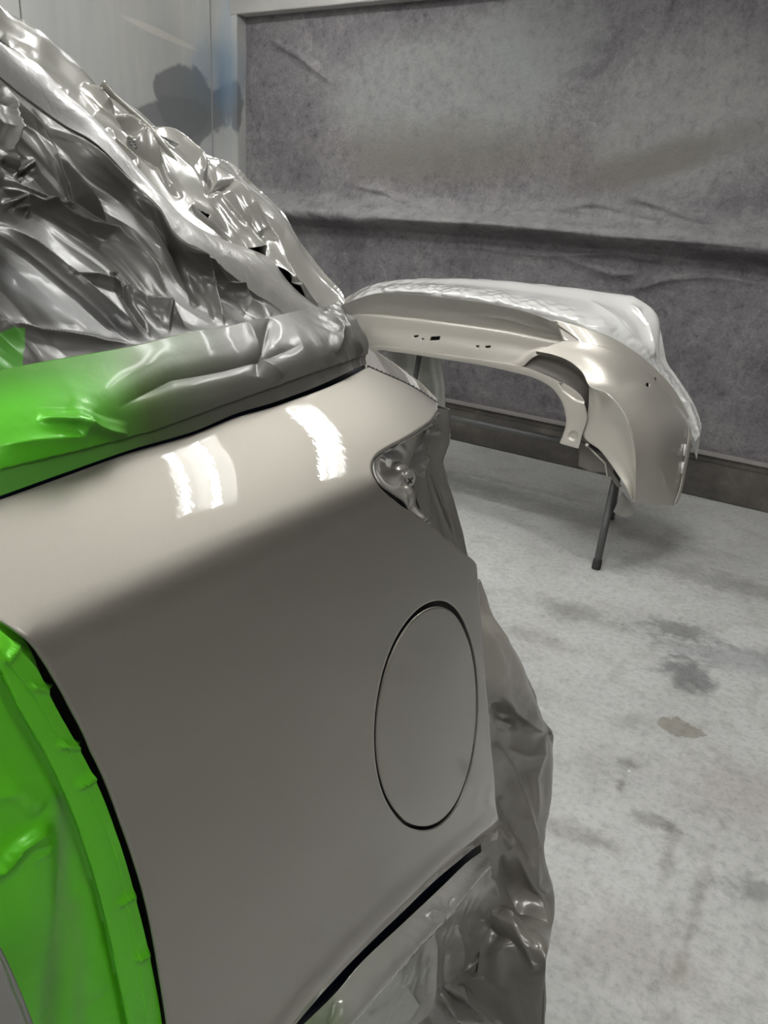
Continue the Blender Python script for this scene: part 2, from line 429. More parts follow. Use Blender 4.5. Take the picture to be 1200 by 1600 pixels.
def wblob(base, px, py, sc, colr, st, rot=0, edge=0.25, nz=1.1):
    mp = nd(nt, 'ShaderNodeMapping', vector_type='TEXTURE'); L_(nt, g, mp.inputs['Vector'])
    mp.inputs['Location'].default_value = onY(px, py, RY); mp.inputs['Scale'].default_value = (sc[0], 1, sc[1]); mp.inputs['Rotation'].default_value = (0, rot, 0)
    vm = nd(nt, 'ShaderNodeVectorMath', operation='LENGTH'); L_(nt, mp.outputs[0], vm.inputs[0])
    ma = nd(nt, 'ShaderNodeMath', operation='MULTIPLY_ADD'); ma.inputs[1].default_value = nz
    L_(nt, n3.outputs[0], ma.inputs[0]); L_(nt, vm.outputs['Value'], ma.inputs[2])
    mr = nd(nt, 'ShaderNodeMapRange'); q = 1 + nz * 0.5
    mr.inputs[1].default_value = q + edge; mr.inputs[2].default_value = q - edge; mr.inputs[3].default_value = 0; mr.inputs[4].default_value = st
    L_(nt, ma.outputs[0], mr.inputs[0])
    mul = nd(nt, 'ShaderNodeMath', operation='MULTIPLY'); L_(nt, mr.outputs[0], mul.inputs[0])
    rp = ramp(nt, n2.outputs[0], [(0.3, (0.5, 0.5, 0.5)), (0.6, (1, 1, 1))]); L_(nt, rp.outputs[0], mul.inputs[1])
    return mixc(nt, mul.outputs[0], base, colr)
c = wblob(c, 690, 150, (.75, .38), (0.29, 0.295, 0.29), 0.75)
c = wblob(c, 690, 240, (.85, .15), (0.165, 0.152, 0.122), 0.75, 0, .55, 2.2)
c = wblob(c, 1060, 180, (.45, .38), (0.31, 0.305, 0.30), 0.55)
c = wblob(c, 1020, 255, (.45, .07), (0.14, 0.128, 0.104), 0.8, -0.3, .5, 2.0)
c = wblob(c, 850, 60, (.35, .25), (0.26, 0.27, 0.27), 0.6)
sx = nd(nt, 'ShaderNodeSeparateXYZ'); L_(nt, g, sx.inputs[0])
zz = nd(nt, 'ShaderNodeMapRange'); zz.inputs[1].default_value = 1.20; zz.inputs[2].default_value = 1.55; L_(nt, sx.outputs[2], zz.inputs[0])
zr = ramp(nt, zz.outputs[0], [(0.38, (0, 0, 0)), (0.48, (.6, .6, .6)), (0.62, (.45, .45, .45)), (0.95, (0, 0, 0))])
dm = nd(nt, 'ShaderNodeMath', operation='MULTIPLY'); L_(nt, zr.outputs[0], dm.inputs[0])
dr_ = ramp(nt, n2.outputs[0], [(0.3, (.25, .25, .25)), (0.6, (1, 1, 1))]); L_(nt, dr_.outputs[0], dm.inputs[1])
c = mixc(nt, dm.outputs[0], c, (0.33, 0.325, 0.32))
L_(nt, c, b.inputs['Base Color']); b.inputs['Roughness'].default_value = 0.62
pb = bump(nt, None, n2.outputs[0], 0.02, 0.5); bump(nt, b, n4.outputs[0], 0.004, 0.5, pb)

vs = []; fs = []; nx, nz = 420, 230
WR = [[(400, 318), (470, 312), (520, 330), (600, 318), (680, 335)], [(555, 290), (600, 300), (640, 318), (700, 330)], [(980, 306), (1040, 325), (1090, 345), (1200, 350)],
      [(860, 330), (930, 318), (1000, 335), (1080, 352)], [(560, 340), (800, 352), (1000, 372), (1200, 385)], [(420, 60), (470, 90), (520, 130)], [(700, 380), (850, 400), (960, 395), (1100, 420)],
      [(980, 455), (1050, 435), (1120, 432), (1200, 445)], [(860, 395), (960, 430), (1000, 425)]]
for j in range(nz):
    z = OB - .03 + (OT + .05 - OB + .03) * j / (nz - 1)
    for i in range(nx):
        x = OL - .02 + (0.3 - OL) * i / (nx - 1)
        p = Vector((x, RY, z)); px, py = proj(p)
        zc = 1.345 + 0.012 * math.sin(x * 2.1)
        u = (z - zc)
        d = 0.13 * math.exp(-(abs(u) / 0.055) ** 3) if u < 0 else 0.13 * math.exp(-(u / 0.075) ** 2)
        d -= 0.02 * math.exp(-((u + 0.12) / 0.06) ** 2)
        d += 0.010 * noise.noise(Vector((x * 1.6, 3, z * 1.6))) + 0.005 * noise.noise(Vector((x * 6, 0, z * 5)))
        k = math.exp(-((u - 0.05) / 0.10) ** 2)
        d += k * 0.016 * (1 - abs(noise.noise(Vector((x * 3.1, 5, z * 11)))) * 3.2)
        if x < 0.3:
            for q in WR: d += ridge(px, py, q, 4.5, 0.032)
        d *= ss(OT + .02, OT - .10, z) * ss(OB - .02, OB + .08, z)
        vs.append((x, RY - d, z))
for j in range(nz - 1):
    for i in range(nx - 1):
        k = j * nx + i; fs.append((k, k + 1, k + nx + 1, k + nx))
lin = mesh('lining', vs, fs, m_lin, wb)
boxm('lining_side', (0.28, RY - .003, OB - .02), (XR, RY + .02, OT + .02), m_lin, wb)
boxm('wall_core', (XL, RY + .055, 0), (XR + .1, RY + .1, ZC), m_dark, wb)
for o in (wl, wb):
    for k in ('label', 'category'):
        if k in o.keys(): del o[k]

# ------------------------------------------------------------------ ceiling fixtures (the room's light)
m_tube, nt, b = mat('tube_light')
b.inputs['Emission Color'].default_value = (1, 0.995, 0.975, 1); b.inputs['Emission Strength'].default_value = TUBE_POWER; b.inputs['Base Color'].default_value = (0, 0, 0, 1)
m_house = plain('fixture_grey', (0.22, 0.225, 0.22), 0.5)
m_white = plain('clip_white', (0.8, 0.8, 0.78), 0.4)
FROT = -0.21
def fixture(cx, cy, lx, ly, label, ntube=2, z=ZC):
    t = empty('ceiling_light', (cx, cy, z), label, 'light', 'fluorescent ceiling fixtures')
    bm = bmesh.new()
    h = 0.09
    ca, sa = math.cos(FROT), math.sin(FROT)
    def rt(x, y): return (x * ca - y * sa, x * sa + y * ca)
    o_ = [rt(x, y) for x, y in ((-lx / 2, -ly / 2), (lx / 2, -ly / 2), (lx / 2, ly / 2), (-lx / 2, ly / 2))]
    a = [bm.verts.new((cx + x, cy + y, z - .004)) for x, y in o_]
    c = [bm.verts.new((cx + x, cy + y, z - h)) for x, y in o_]
    e = [bm.verts.new((cx + x * 1.06, cy + y * 1.06, z - h)) for x, y in o_]
    f2 = [bm.verts.new((cx + x * 1.06, cy + y * 1.06, z - .002)) for x, y in o_]
    bm.faces.new(a)
    for k in range(4):
        n = (k + 1) % 4
        bm.faces.new((a[k], a[n], c[n], c[k])); bm.faces.new((c[k], c[n], e[n], e[k])); bm.faces.new((e[k], e[n], f2[n], f2[k]))
    me = bpy.data.meshes.new('housing'); bm.to_mesh(me); bm.free(); link('housing', me, m_house, t, False)
    along_x = lx > ly
    for k in range(ntube):
        s = ((k + .5) / ntube - .5) * (ly if along_x else lx) * 1.0
        a_, b_ = rt(-lx / 2 + .03, s), rt(lx / 2 - .03, s)
        p0 = (cx + a_[0], cy + a_[1], z - .05); p1 = (cx + b_[0], cy + b_[1], z - .05)
        tube('tube', [p0, p1], 0.0135, m_tube, t, 10)
    return t
FIX = [(-.85, 1.90, 1.06, .28, 'just behind the car tail'), (-.77, 2.60, 1.20, .17, 'over the space between car tail and bumper'), (-3.2, 1.95, 1.2, .27, 'beside the left wall seam'), (-3.2, 3.3, 1.2, .27, 'in the far left corner'),
       (-.87, .15, 1.2, .27, 'over the rear of the car roof'), (-3.2, .15, 1.2, .27, 'over the far side of the car'), (1.3, .15, 1.2, .27, 'right of the car'), (-.87, -2.0, 1.2, .27, 'over the front of the car'), (1.3, -2.0, 1.2, .27, 'in the corner behind the camera'), (-3.2, -2.0, 1.2, .27, 'by the left wall beyond the car front')]
for x, y, a, c, l in FIX:
    fixture(x, y, a, c, 'white two-tube fluorescent fixture in the ceiling, ' + l)
#FIXTURES_END

# ================================================================== CAR
car = empty('car', (-1.2, -0.5, 0), 'champagne beige car with round fuel door, masked in film for painting', 'car')
PROF = [(.60, .095), (.46, .101), (.40, .107), (.355, .115), (.325, .124), (.300, .1335), (.278, .1442), (.262, .1533), (.2538, .1583), (.2505, .1612), (.2488, .1655), (.2480, .173), (.2472, .184), (.2455, .200), (.2435, .225), (.2405, .27), (.238, .33), (.2365, .40), (.236, .47), (.236, .55), (.2375, .63), (.240, .72), (.246, .82), (.26, .98)]
NS = 220
_pr = resample([Vector((a, b, 0)) for a, b in PROF], NS)
def SP(y, k):
    k = min(max(k, 0), NS - 1.001); i = int(k); p = _pr[i].lerp(_pr[i + 1], k - i)
    L, d = p.x, p.y
    e = max(0, y - .42)
    sh = ss(.26, .13, d)
    L += e * e * (0.24 + 1.3 * sh) + 0.05 * (max(0, -y + .1)) ** 2
    d += sh * max(0, y - .46) ** 2 * 0.75
    return Vector((-L, y, H - d))
Y0, Y1, NY = -0.5, 1.15, 165
gv = []; gf = []
for j in range(NY + 1):
    for i in range(NS): gv.append(SP(Y0 + (Y1 - Y0) * j / NY, i))
for j in range(NY):
    for i in range(NS - 1):
        k = j * NS + i; gf.append((k, k + 1, k + NS + 1, k + NS))
bvh = BVHTree.FromPolygons(gv, gf)
def hit(px, py):
    loc, n, i, d = bvh.ray_cast(CAM, ray(px, py).normalized(), 6)
    if loc is None: return None
    return loc
SLEN = sum((a - b).length for a, b in zip(_pr, _pr[1:])); DS = SLEN / (NS - 1)
def to_par(p):
    best = 0; bd = 1e9
    for k in range(NS):
        q = SP(p.y, k); e = (q - p).length
        if e < bd: bd = e; best = k
    lo, hi = max(best - 1, 0), min(best + 1, NS - 1.01)
    for _ in range(24):
        a = lo + (hi - lo) / 3; b_ = hi - (hi - lo) / 3
        if (SP(p.y, a) - p).length < (SP(p.y, b_) - p).length: hi = b_
        else: lo = a
    return Vector((p.y, (lo + hi) / 2 * DS))
def ev(q): return SP(q[0], q[1] / DS)
def nrm(q):
    a = ev((q[0] + .002, q[1])) - ev((q[0] - .002, q[1])); b_ = ev((q[0], q[1] + .002)) - ev((q[0], q[1] - .002))
    n = a.cross(b_).normalized()
    return n if n.x > 0 or n.z > .5 else -n
def surf(px, py, off=0.0):
    p = hit(px, py)
    if p is None: return None
    n = nrm(to_par(p)); r = ray(px, py).normalized()
    return p + r * (off / max(-n.dot(r), .25))
def par(pts):
    out = []
    for x, y in pts:
        p = hit(x, y)
        if p is not None: out.append(to_par(p))
    return out
def S_(pts, off=0.0):
    return [q for q in (surf(x, y, off) for x, y in pts) if q is not None]

belt = [(-40, 794), (0, 781), (100, 745), (200, 709), (300, 680), (370, 652), (430, 635), (500, 610), (550, 587), (575, 573)]
seam = [(605, 586), (642, 603), (670, 620), (684, 630)]
lampe = [(682, 643), (670, 660), (642, 679), (611, 696), (590, 709), (582, 721), (581, 736), (590, 756), (605, 773), (631, 793), (659, 813), (692, 838), (718, 859), (741, 877), (745, 885)]
reare = [(748, 923), (753, 990), (757, 1050), (762, 1103), (767, 1163), (773, 1217), (775, 1267), (774, 1305), (768, 1315)]
arch = [(742, 1327), (689, 1371), (633, 1425), (575, 1481), (525, 1533), (469, 1598), (430, 1650)]
doorE = [(x + 6, y - 3) for x, y in [(256, 1600), (240, 1499), (224, 1417), (203, 1344), (179, 1275), (150, 1202), (118, 1133), (85, 1072), (53, 1021), (24, 991), (0, 974), (-40, 950)]]
fuel = [(530, 250), (620, 310), (670, 400), (705, 520), (728, 680), (735, 850), (728, 1000), (705, 1130), (660, 1230), (600, 1310), (510, 1345), (430, 1310), (370, 1240), (310, 1130), (265, 1000), (248, 860), (250, 720), (275, 560), (320, 440), (380, 355), (450, 280)]
fuel = [(500 + x / 3, 850 + y / 3) for x, y in fuel]
def loop2(pts, n, closed=False):
    return [Vector((p.x, p.y)) for p in resample([Vector((q[0], q[1], 0)) for q in pts], n, closed)]
A_belt = loop2(par(belt), 120); A_seam = loop2([A_belt[-1]] + par(seam), 30)[1:]
A_lamp = loop2([A_seam[-1]] + par(lampe), 110)[1:]; A_rear = loop2([A_lamp[-1]] + par(reare), 90)[1:]
A_arch = loop2([A_rear[-1]] + par(arch), 110)[1:]
pd = par(doorE)
A_door = loop2(pd, 130)
bot = [Vector((A_arch[-1].x - .02, A_arch[-1].y + .06)), Vector((A_door[0].x, A_arch[-1].y + .06))]
outline = A_belt + A_seam + A_lamp + A_rear + A_arch + bot + A_door + [Vector((A_belt[0].x - .05, A_door[-1].y - .01)), Vector((A_belt[0].x - .05, A_belt[0].y))]
import cmath
_f = [complex(p.x, p.y) for p in loop2(par(fuel), 150, True)]
_c = {k: sum(z * cmath.exp(-2j * math.pi * k * n / 150) for n, z in enumerate(_f)) / 150 for k in (-2, -1, 0, 1, 2)}
A_fuel = [Vector((z.real, _c[0].imag - .0016 + (z.imag - _c[0].imag) * 1.022)) for z in (sum(c_ * cmath.exp(2j * math.pi * k * n / 150) for k, c_ in _c.items()) for n in range(150))]

def sheet(name, outer, holes, m, parent, cell=.008, off=0.0, hem=.007, mod=None):
    """trimmed panel: triangulated inside its outline, with a turned-in hem"""
    def pip(p, poly): return inside(p.x, p.y, poly)
    def area(l): return sum(a.x * b_.y - b_.x * a.y for a, b_ in zip(l, l[1:] + l[:1])) / 2
    loops = [outer] + holes
    pts = []; edges = []; near = []
    for li, l in enumerate(loops):
        s = len(pts); n = len(l)
        pts += l; edges += [(s + k, s + (k + 1) % n) for k in range(n)]
        sg = 1 if area(l) > 0 else -1
        if li > 0: sg = -sg
        for k in range(n):
            t = l[(k + 1) % n] - l[k - 1]
            if t.length < 1e-9: continue
            t.normalize(); q = l[k] + Vector((-t.y, t.x)) * sg * .0016
            near.append(q)
    nb = len(pts)
    pts += near
    x0 = min(p.x for p in outer); x1 = max(p.x for p in outer); y0 = min(p.y for p in outer); y1 = max(p.y for p in outer)
    allb = [p for l in loops for p in l]
    import collections
    hsh = collections.defaultdict(list)
    for p in allb: hsh[(int(p.x / cell), int(p.y / cell))].append(p)
    y = y0; r = 0
    while y < y1:
        x = x0 + (cell / 2 if r % 2 else 0)
        while x < x1:
            p = Vector((x, y))
            if pip(p, outer) and not any(pip(p, h) for h in holes):
                kx, ky = int(x / cell), int(y / cell)
                if all((q - p).length > cell * .55 for a in (-1, 0, 1) for b_ in (-1, 0, 1) for q in hsh.get((kx + a, ky + b_), ())): pts.append(p)
            x += cell
        y += cell * .87; r += 1
    V, E, Fc, _, _, _ = delaunay_2d_cdt(pts, edges, [], 0, 1e-7)
    fs = []
    for f in Fc:
        c = sum((V[i] for i in f), Vector((0, 0))) / len(f)
        if pip(c, outer) and not any(pip(c, h) for h in holes): fs.append(tuple(f))
    vs = []
    for q in V:
        p = ev(q)
        if mod: p = mod(q, p)
        vs.append(p - nrm(q) * off)
    for li, l in enumerate(loops):
        n = len(l); sg = 1 if area(l) > 0 else -1
        if li > 0: sg = -sg
        hs = collections.defaultdict(int)
        r0, r1, r2 = [], [], []
        for k in range(n):
            t = l[(k + 1) % n] - l[k - 1]; t.normalize(); o_ = Vector((t.y, -t.x)) * sg
            nn = nrm(l[k]); p0 = ev(l[k])
            if mod: p0 = mod(l[k], p0)
            q = l[k] + o_ * .0003; p1 = p0 + (ev(q) - ev(l[k])) - nn * (.0008 + off); p2 = p0 + (ev(q) - ev(l[k])) - nn * (hem + off)
            vs.append(p0 - nn * off); r0.append(len(vs) - 1); vs.append(p1); r1.append(len(vs) - 1); vs.append(p2); r2.append(len(vs) - 1)
        for k in range(n):
            j = (k + 1) % n
            fs.append((r0[k], r0[j], r1[j], r1[k])); fs.append((r1[k], r1[j], r2[j], r2[k]))
    bm = bmesh.new()
    bv = [bm.verts.new(v) for v in vs]
    for f in fs:
        try: bm.faces.new([bv[i] for i in f])
        except ValueError: pass
    bmesh.ops.remove_doubles(bm, verts=bm.verts, dist=1e-5)
    bmesh.ops.recalc_face_normals(bm, faces=bm.faces)
    bmesh.ops.delete(bm, geom=[v for v in bm.verts if not v.link_faces], context='VERTS')
    me = bpy.data.meshes.new(name); bm.to_mesh(me); bm.free()
    return link(name, me, m, parent)
arch_pts = [(p.x, p.y) for p in A_arch]
def arch_mod(q, p):
    d, t, sg = segd(q.x, q.y, arch_pts)
    k = max(0, 1 - d / .020)
    return p + Vector((-1, 0, 0)) * (.002 * k ** 1.2) + Vector((1, 0, 0)) * .004 * math.exp(-((d - .024) / .015) ** 2)
sheet('quarter_panel', outline, [A_fuel], m_paint, car, hem=.0014, mod=arch_mod)
cf = sum(A_fuel, Vector((0, 0))) / len(A_fuel)
door_in = [cf + Vector(((p.x - cf.x) * .955, (p.y - cf.y) * .952 + .0006)) for p in A_fuel]
sheet('fuel_door', door_in, [], m_paint, car, off=.0006, hem=.0014)
sheet('fuel_pocket', [cf + (p - cf) * 1.22 for p in A_fuel], [], m_black, car, off=.009, cell=.02, hem=.001)
# dark seals seen in the shut lines
def strip(name, a, b_, offa, offb, m, parent=car, n=80):
    return patch(name, [S_(a, offa), S_(b_, offb)], n, 3, m, parent, thick=.001)
strip('window_seal', [(x, y + 12) for x, y in belt], [(x - 3, y - 26) for x, y in belt], .010, .006, m_blue)
strip('door_seal', [(x + 22, y - 5) for x, y in doorE], [(x - 40, y + 16) for x, y in doorE], .016, .012, m_black)
archd = [(765, 1316)] + arch
strip('arch_seal', [(x - 22, y - 16) for x, y in arch], [(x + 26, y + 22) for x, y in arch], .032, .030, m_blue)

# tailgate edge behind the ditch seam
sm3 = S_([(575, 573)] + seam, 0.0)
top3 = [onL(x, y, L) for x, y, L in ((560, 530, .47), (600, 558, .44), (627, 577, .42), (661, 603, .395), (685, 627, .375))]
dn = [p + Vector((-.03, .05, -.03)) for p in top3]
inn = [p + Vector((-.002, 0.002, -.006)) for p in sm3]
patch('tailgate', [inn, top3, [p + Vector((-.010, .012, -.004)) for p in top3], dn, [p + Vector((-.10, .04, -.30)) for p in top3]], 40, 31, m_paint, car, thick=.002, smooth_rows=False)
tube('ditch_sealant', [p + Vector((-.0015, .001, -.0005 + .0006 * math.sin(k * 2.3))) for k, p in enumerate(resample(sm3, 50))], 0.0016, m_dark, car, 6)

# tail lamp pocket
pk_out = [(684, 645), (670, 663), (642, 682), (611, 699), (590, 712), (583, 723), (583, 737), (592, 756), (607, 773), (633, 793), (661, 813)]
pk_in = [(690, 640), (672, 655), (650, 676), (640, 692), (637, 706), (637, 718), (638, 729), (641, 742), (644, 755), (652, 785), (664, 817)]
r0 = S_(pk_out, .004)
r1 = []
for k, ((x, y), (x2, y2)) in enumerate(zip(pk_out, pk_in)):
    q = surf(x * .55 + x2 * .45, y * .55 + y2 * .45, .036); r1.append(q)
r2 = [onL(x, y, .372 + .012 * math.sin(k * .6)) for k, (x, y) in enumerate(pk_in)]
m_pocket = paint('pocket_paint', (0.34, 0.32, 0.285), metal=0.6, rough=0.42)
def pdisp(x, y, p, u, v): return .004 * math.sin(v * 9 + u * 3) * math.sin(math.pi * v) + ridge(x, y, [(612, 735), (614, 765), (640, 792)], 8, .008) + ridge(x, y, [(600, 715), (625, 700)], 6, -.004) + .0015 * math.sin((u * 30) + 2) * ss(.5, .9, u) * math.sin(math.pi * v)
patch('lamp_pocket', [r0, r1, r2], 80, 40, m_pocket, car, pdisp, thick=.0012)
def stud(px, py, L):
    base = onL(px, py, L); ax = Vector((.93, -.25, -.05)).normalized()
    s = lathe('lamp_stud', base - ax * .006, ax, [(-.012, .0075), (0, .0075), (0.0005, .0098), (.006, .0098), (.008, .0092), (.0085, .0066), (.0115, .0066), (.012, .0078), (.0155, .0078), (.0168, .0070), (.0175, .0052), (.0180, .0030), (.0182, .0)], m_steel, car)
    a = ax.orthogonal().normalized(); b_ = ax.cross(a)
    vs = []; fs = []
    for (u, v) in ((a, b_), (b_, a)):
        k = len(vs); c = base + ax * .0122
        for s1, s2, s3 in ((-1, -1, -1), (1, -1, -1), (1, 1, -1), (-1, 1, -1), (-1, -1, 1), (1, -1, 1), (1, 1, 1), (-1, 1, 1)):
            vs.append(c + u * s1 * .0030 + v * s2 * .0005 + ax * s3 * .0004)
        fs += [(k, k + 1, k + 2, k + 3), (k + 4, k + 5, k + 6, k + 7), (k, k + 1, k + 5, k + 4), (k + 1, k + 2, k + 6, k + 5), (k + 2, k + 3, k + 7, k + 6), (k + 3, k, k + 4, k + 7)]
    mesh('cross_slot', vs, fs, m_black, s, False)
stud(624, 743, .292)
tube('pocket_edge', [onL(x - 1, y, .345) for x, y in pk_in[2:]], .0011, m_black, car, 6)
# shell under the masking, and wheel
hull = []
for y, wz in ((-3.2, .75), (-2.2, 1.0), (-1.4, 1.23), (.3, 1.23), (.55, 1.2), (.76, 1.12)):
    hull.append([Vector((-.42, y, .30)), Vector((-.42, y, wz - .06)), Vector((-.48, y, wz)), Vector((-1.95, y, wz)), Vector((-2.0, y, wz - .06)), Vector((-2.0, y, .30))])
vs = [p for r in hull for p in r]; fs = []
for j in range(5):
    for i in range(6):
        fs.append((j * 6 + i, j * 6 + (i + 1) % 6, (j + 1) * 6 + (i + 1) % 6, (j + 1) * 6 + i))
fs += [tuple(range(6)), tuple(range(30, 36))]
mesh('body_shell', vs, fs, m_dark, car, False)
for wy in (.22, -2.45):
    for wx, s in ((-.36, 1), (-2.06, -1)):
        t = lathe('wheel', (wx, wy, .34), (s, 0, 0), [(-.20, .12), (-.20, .28), (-.18, .335), (-.10, .343), (0 - .02, .335), (0, .29), (-.005, .235), (-.03, .22), (-.045, .10), (-.03, .05), (-.03, 0)], m_rubber, car, 40)
m_wheel = m_rubber

# ================================================================== MASKING ON THE CAR
def c2(pts, o=(0, 0), s=1.0): return [(o[0] + x / s, o[1] + y / s) for x, y in pts]
def PL(pts, Ls):
    n = len(pts)
    if isinstance(Ls, (int, float)): Ls = [Ls, Ls]
    out = []
    for k, (x, y) in enumerate(pts):
        t = k / (n - 1) * (len(Ls) - 1); i = min(int(t), len(Ls) - 2) if len(Ls) > 1 else 0
        out.append(onL(x, y, Ls[i] + (Ls[i + 1] - Ls[i]) * (t - i)))
    return out
GREEN = (0.085, 0.50, 0.002); GREY = (0.115, 0.11, 0.096); OLIVE = (0.07, 0.12, 0.03)
def lerp3(a, b_, t): return tuple(a[i] + (b_[i] - a[i]) * t for i in range(3))
# --- A: green strip along the belt line
bl = [(-40, 787), (0, 775), (100, 739), (200, 704), (300, 675), (370, 646), (430, 628), (500, 602), (550, 578), (573, 569)]
bu = [(-40, 592), (0, 584), (50, 572), (200, 545), (300, 520), (350, 514), (445, 492), (500, 482), (527, 474)]
low = S_(bl, -.002)
Lb = [-p.x for p in low]
up = [onL(x, y, L) for (x, y), L in zip(bu, (.352, .350, .350, .352, .358, .364, .378, .394, .408))]
mid = [a.lerp(b_, .5) + Vector((.010, 0, .002)) for a, b_ in zip(resample(low, 10), resample(up, 10))]
def adisp(x, y, p, u, v):
    h = .0006 * noise.noise(p * 30)
    h += ridge(x, y, [(55, 661), (110, 663), (160, 674), (195, 679)], 7, .006, True, -.5)
    h += ridge(x, y, [(-10, 700), (60, 690), (120, 683), (130, 660), (100, 648)], 12, .004)
    h += ridge(x, y, [(180, 640), (270, 592), (350, 578), (420, 560), (470, 540)], 16, -.004)
    h += ridge(x, y, [(380, 500), (410, 560), (440, 590)], 12, .003) + ridge(x, y, [(420, 500), (400, 590)], 8, -.003)
    d, t, sg = segd(x, y, [(-40, 760), (0, 733), (240, 672), (360, 628), (480, 586), (540, 565)])
    h += (.0016 if sg < 0 else 0)
    k = ss(470, 520, x)
    h += k * (.013 * crum(p, 24, 3) + .006 * crum(p, 60, 4)) + .0015 * crum(p, 14, 8)
    h += k * (ridge(x, y, [(505, 490), (530, 520), (520, 555)], 5, .006) + ridge(x, y, [(520, 485), (545, 530), (560, 555)], 5, .006))
    return h
def acol(x, y, p):
    n = 18 * noise.noise(p * 25)
    t = ss(30, 430, x + n + .25 * (640 - y))
    d, tt, sg = segd(x, y, [(-40, 760), (0, 733), (240, 672), (360, 628), (480, 586), (540, 565)])
    c = lerp3(GREEN, OLIVE, min(1, t * 2)) if t < .5 else lerp3(OLIVE, GREY, (t - .5) * 2)
    if sg > 0: c = lerp3(c, (0.10, 0.13, 0.07), .45 * (1 - t))
    c = lerp3(c, (0.045, 0.13, 0.012), .65 * ss(650, 585, y + .2 * x) * (1 - t))
    c = lerp3(c, GREY, .25 * ss(.2, .6, noise.noise(p * 12)))
    return c
bm_ = patch('belt_masking_film', [up, mid, low], 330, 110, m_green, None, adisp, acol, thick=.0004)
tag(bm_, 'green tape-edged masking film along the belt line below the side window', 'masking film')

# --- B/C: window film, satin strip, roof film
s1u = c2([(-80, 60), (0, 130), (120, 205), (200, 290), (320, 400), (440, 560), (560, 680), (700, 750), (830, 800), (900, 880), (1000, 968)], s=2)
s1l = c2([(-80, 150), (0, 240), (100, 320), (200, 390), (300, 450), (420, 570), (500, 650), (560, 740), (700, 840), (800, 920), (890, 986)], s=2)
wlow = [(-40, 594), (0, 586), (100, 565), (200, 547), (300, 522), (370, 511), (444, 492)]
sil = c2([(-90, -30), (0, 62), (60, 78), (130, 140), (200, 190), (260, 262), (310, 290), (380, 330), (430, 360), (470, 400), (530, 428), (600, 470), (650, 490), (720, 515), (780, 580), (860, 650), (900, 730), (950, 810), (1000, 870), (1040, 915), (1050, 948)], s=2)
FOLDS = [([(20, 290), (130, 400), (250, 600), (330, 720), (460, 880), (600, 1040)], 9, .012), ([(0, 560), (150, 640), (340, 740), (460, 880), (540, 1000), (600, 1045)], 9, .012),
         ([(0, 700), (100, 770), (260, 900), (360, 990), (470, 1070)], 10, .010), ([(200, 850), (300, 870), (380, 900), (520, 980), (530, 1050)], 5, .007),
         ([(240, 430), (400, 560), (560, 740), (700, 900), (880, 980)], 8, .010), ([(430, 580), (540, 700), (640, 860), (700, 1020)], 7, .012),
         ([(100, 340), (180, 480), (240, 620), (400, 790)], 6, -.010), ([(0, 1010), (200, 1050), (330, 1070), (440, 1078)], 9, .008), ([(360, 850), (380, 900), (470, 1060)], 6, -.008),
         ([(560, 720), (640, 820), (780, 960), (850, 990)], 6, .009), ([(480, 650), (560, 790), (620, 960)], 5, -.010), ([(20, 270), (40, 330), (20, 470), (50, 540), (110, 500)], 9, .010), ([(0, 500), (60, 545), (110, 520)], 7, -.008),
         ([(0, 640), (60, 625), (80, 655), (40, 650)], 6, .006), ([(150, 400), (260, 440), (380, 560), (440, 600)], 5, .006), ([(0, 590), (120, 640), (250, 630)], 5, .004)]
FOLDS = [(c2(a, s=2), w_ * .8, h) for a, w_, h in FOLDS]
def wdisp(x, y, p, u, v):
    h = .003 * noise.noise(p * 7) + .0008 * crum(p, 14, 21)
    a = math.radians(42 + 10 * ss(300, 0, x) * ss(300, 100, y))
    c_ = -math.sin(a) * x + math.cos(a) * y + 26 * noise.noise(Vector((x * .006, y * .006, 2)))
    al = math.cos(a) * x + math.sin(a) * y
    h += .005 * tri(c_ / 78 + .2) * (.55 + .6 * noise.noise(Vector((al * .006, c_ * .02, 5))))
    h += .0011 * tri(c_ / 27 + .1 + .2 * noise.noise(Vector((al * .012, 1, 5)))) * (.4 + .9 * noise.noise(Vector((al * .01, c_ * .02, 9))))
    dq, _t, _s = segd(x, y, [(-40, 395), (60, 450), (140, 500)])
    h *= 1 - .85 * math.exp(-(dq / 55) ** 2)
    for pl, wd, hh in FOLDS:
        h += ridge(x, y, pl, wd, hh * .85, True, .45)
    k = math.exp(-((y - (600 - .22 * x)) / 28) ** 2)
    h += .0022 * crum(p, 34, 5) * (.1 + k + ss(290, 400, x) * .9)
    edge = min(v, 1 - v) * 8
    return h * min(1, edge) * ss(0, .03, 1 - u)
DARKP = c2([(0, 740), (180, 850), (300, 930), (440, 1060), (250, 1050), (0, 1000)], s=2)
def wcol(x, y, p):
    c = (0.092, 0.088, 0.080)
    c = lerp3(c, (0.055, 0.053, 0.049), ss(-.1, .35, noise.noise(Vector((p.x * 3, p.y * 9, p.z * 9)))))
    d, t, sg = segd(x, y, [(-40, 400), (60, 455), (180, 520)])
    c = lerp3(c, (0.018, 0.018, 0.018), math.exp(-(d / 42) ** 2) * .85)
    if y > 520 - x * .1 and x < 36: c = (0.06, 0.25, 0.02)
    if y < 300: c = lerp3(c, (0.17, 0.162, 0.146), ss(300, 200, y))
    return c
wt = PL(s1l, [.47, .49, .49, .47, .44, .43, .418]); wb3 = PL(wlow, [.36, .36, .366, .376, .388])
wm = [a.lerp(b_, .5) + Vector((-.02, 0, 0)) * math.sin(math.pi * k / 10) for k, (a, b_) in enumerate(zip(resample(wt, 11), resample(wb3, 11)))]
o = patch('window_masking_film', [wt, wm, wb3], 420, 260, m_winfilm, None, wdisp, wcol, thick=.0003)
tag(o, 'grey creased masking film stretched over the rear side window', 'masking film')
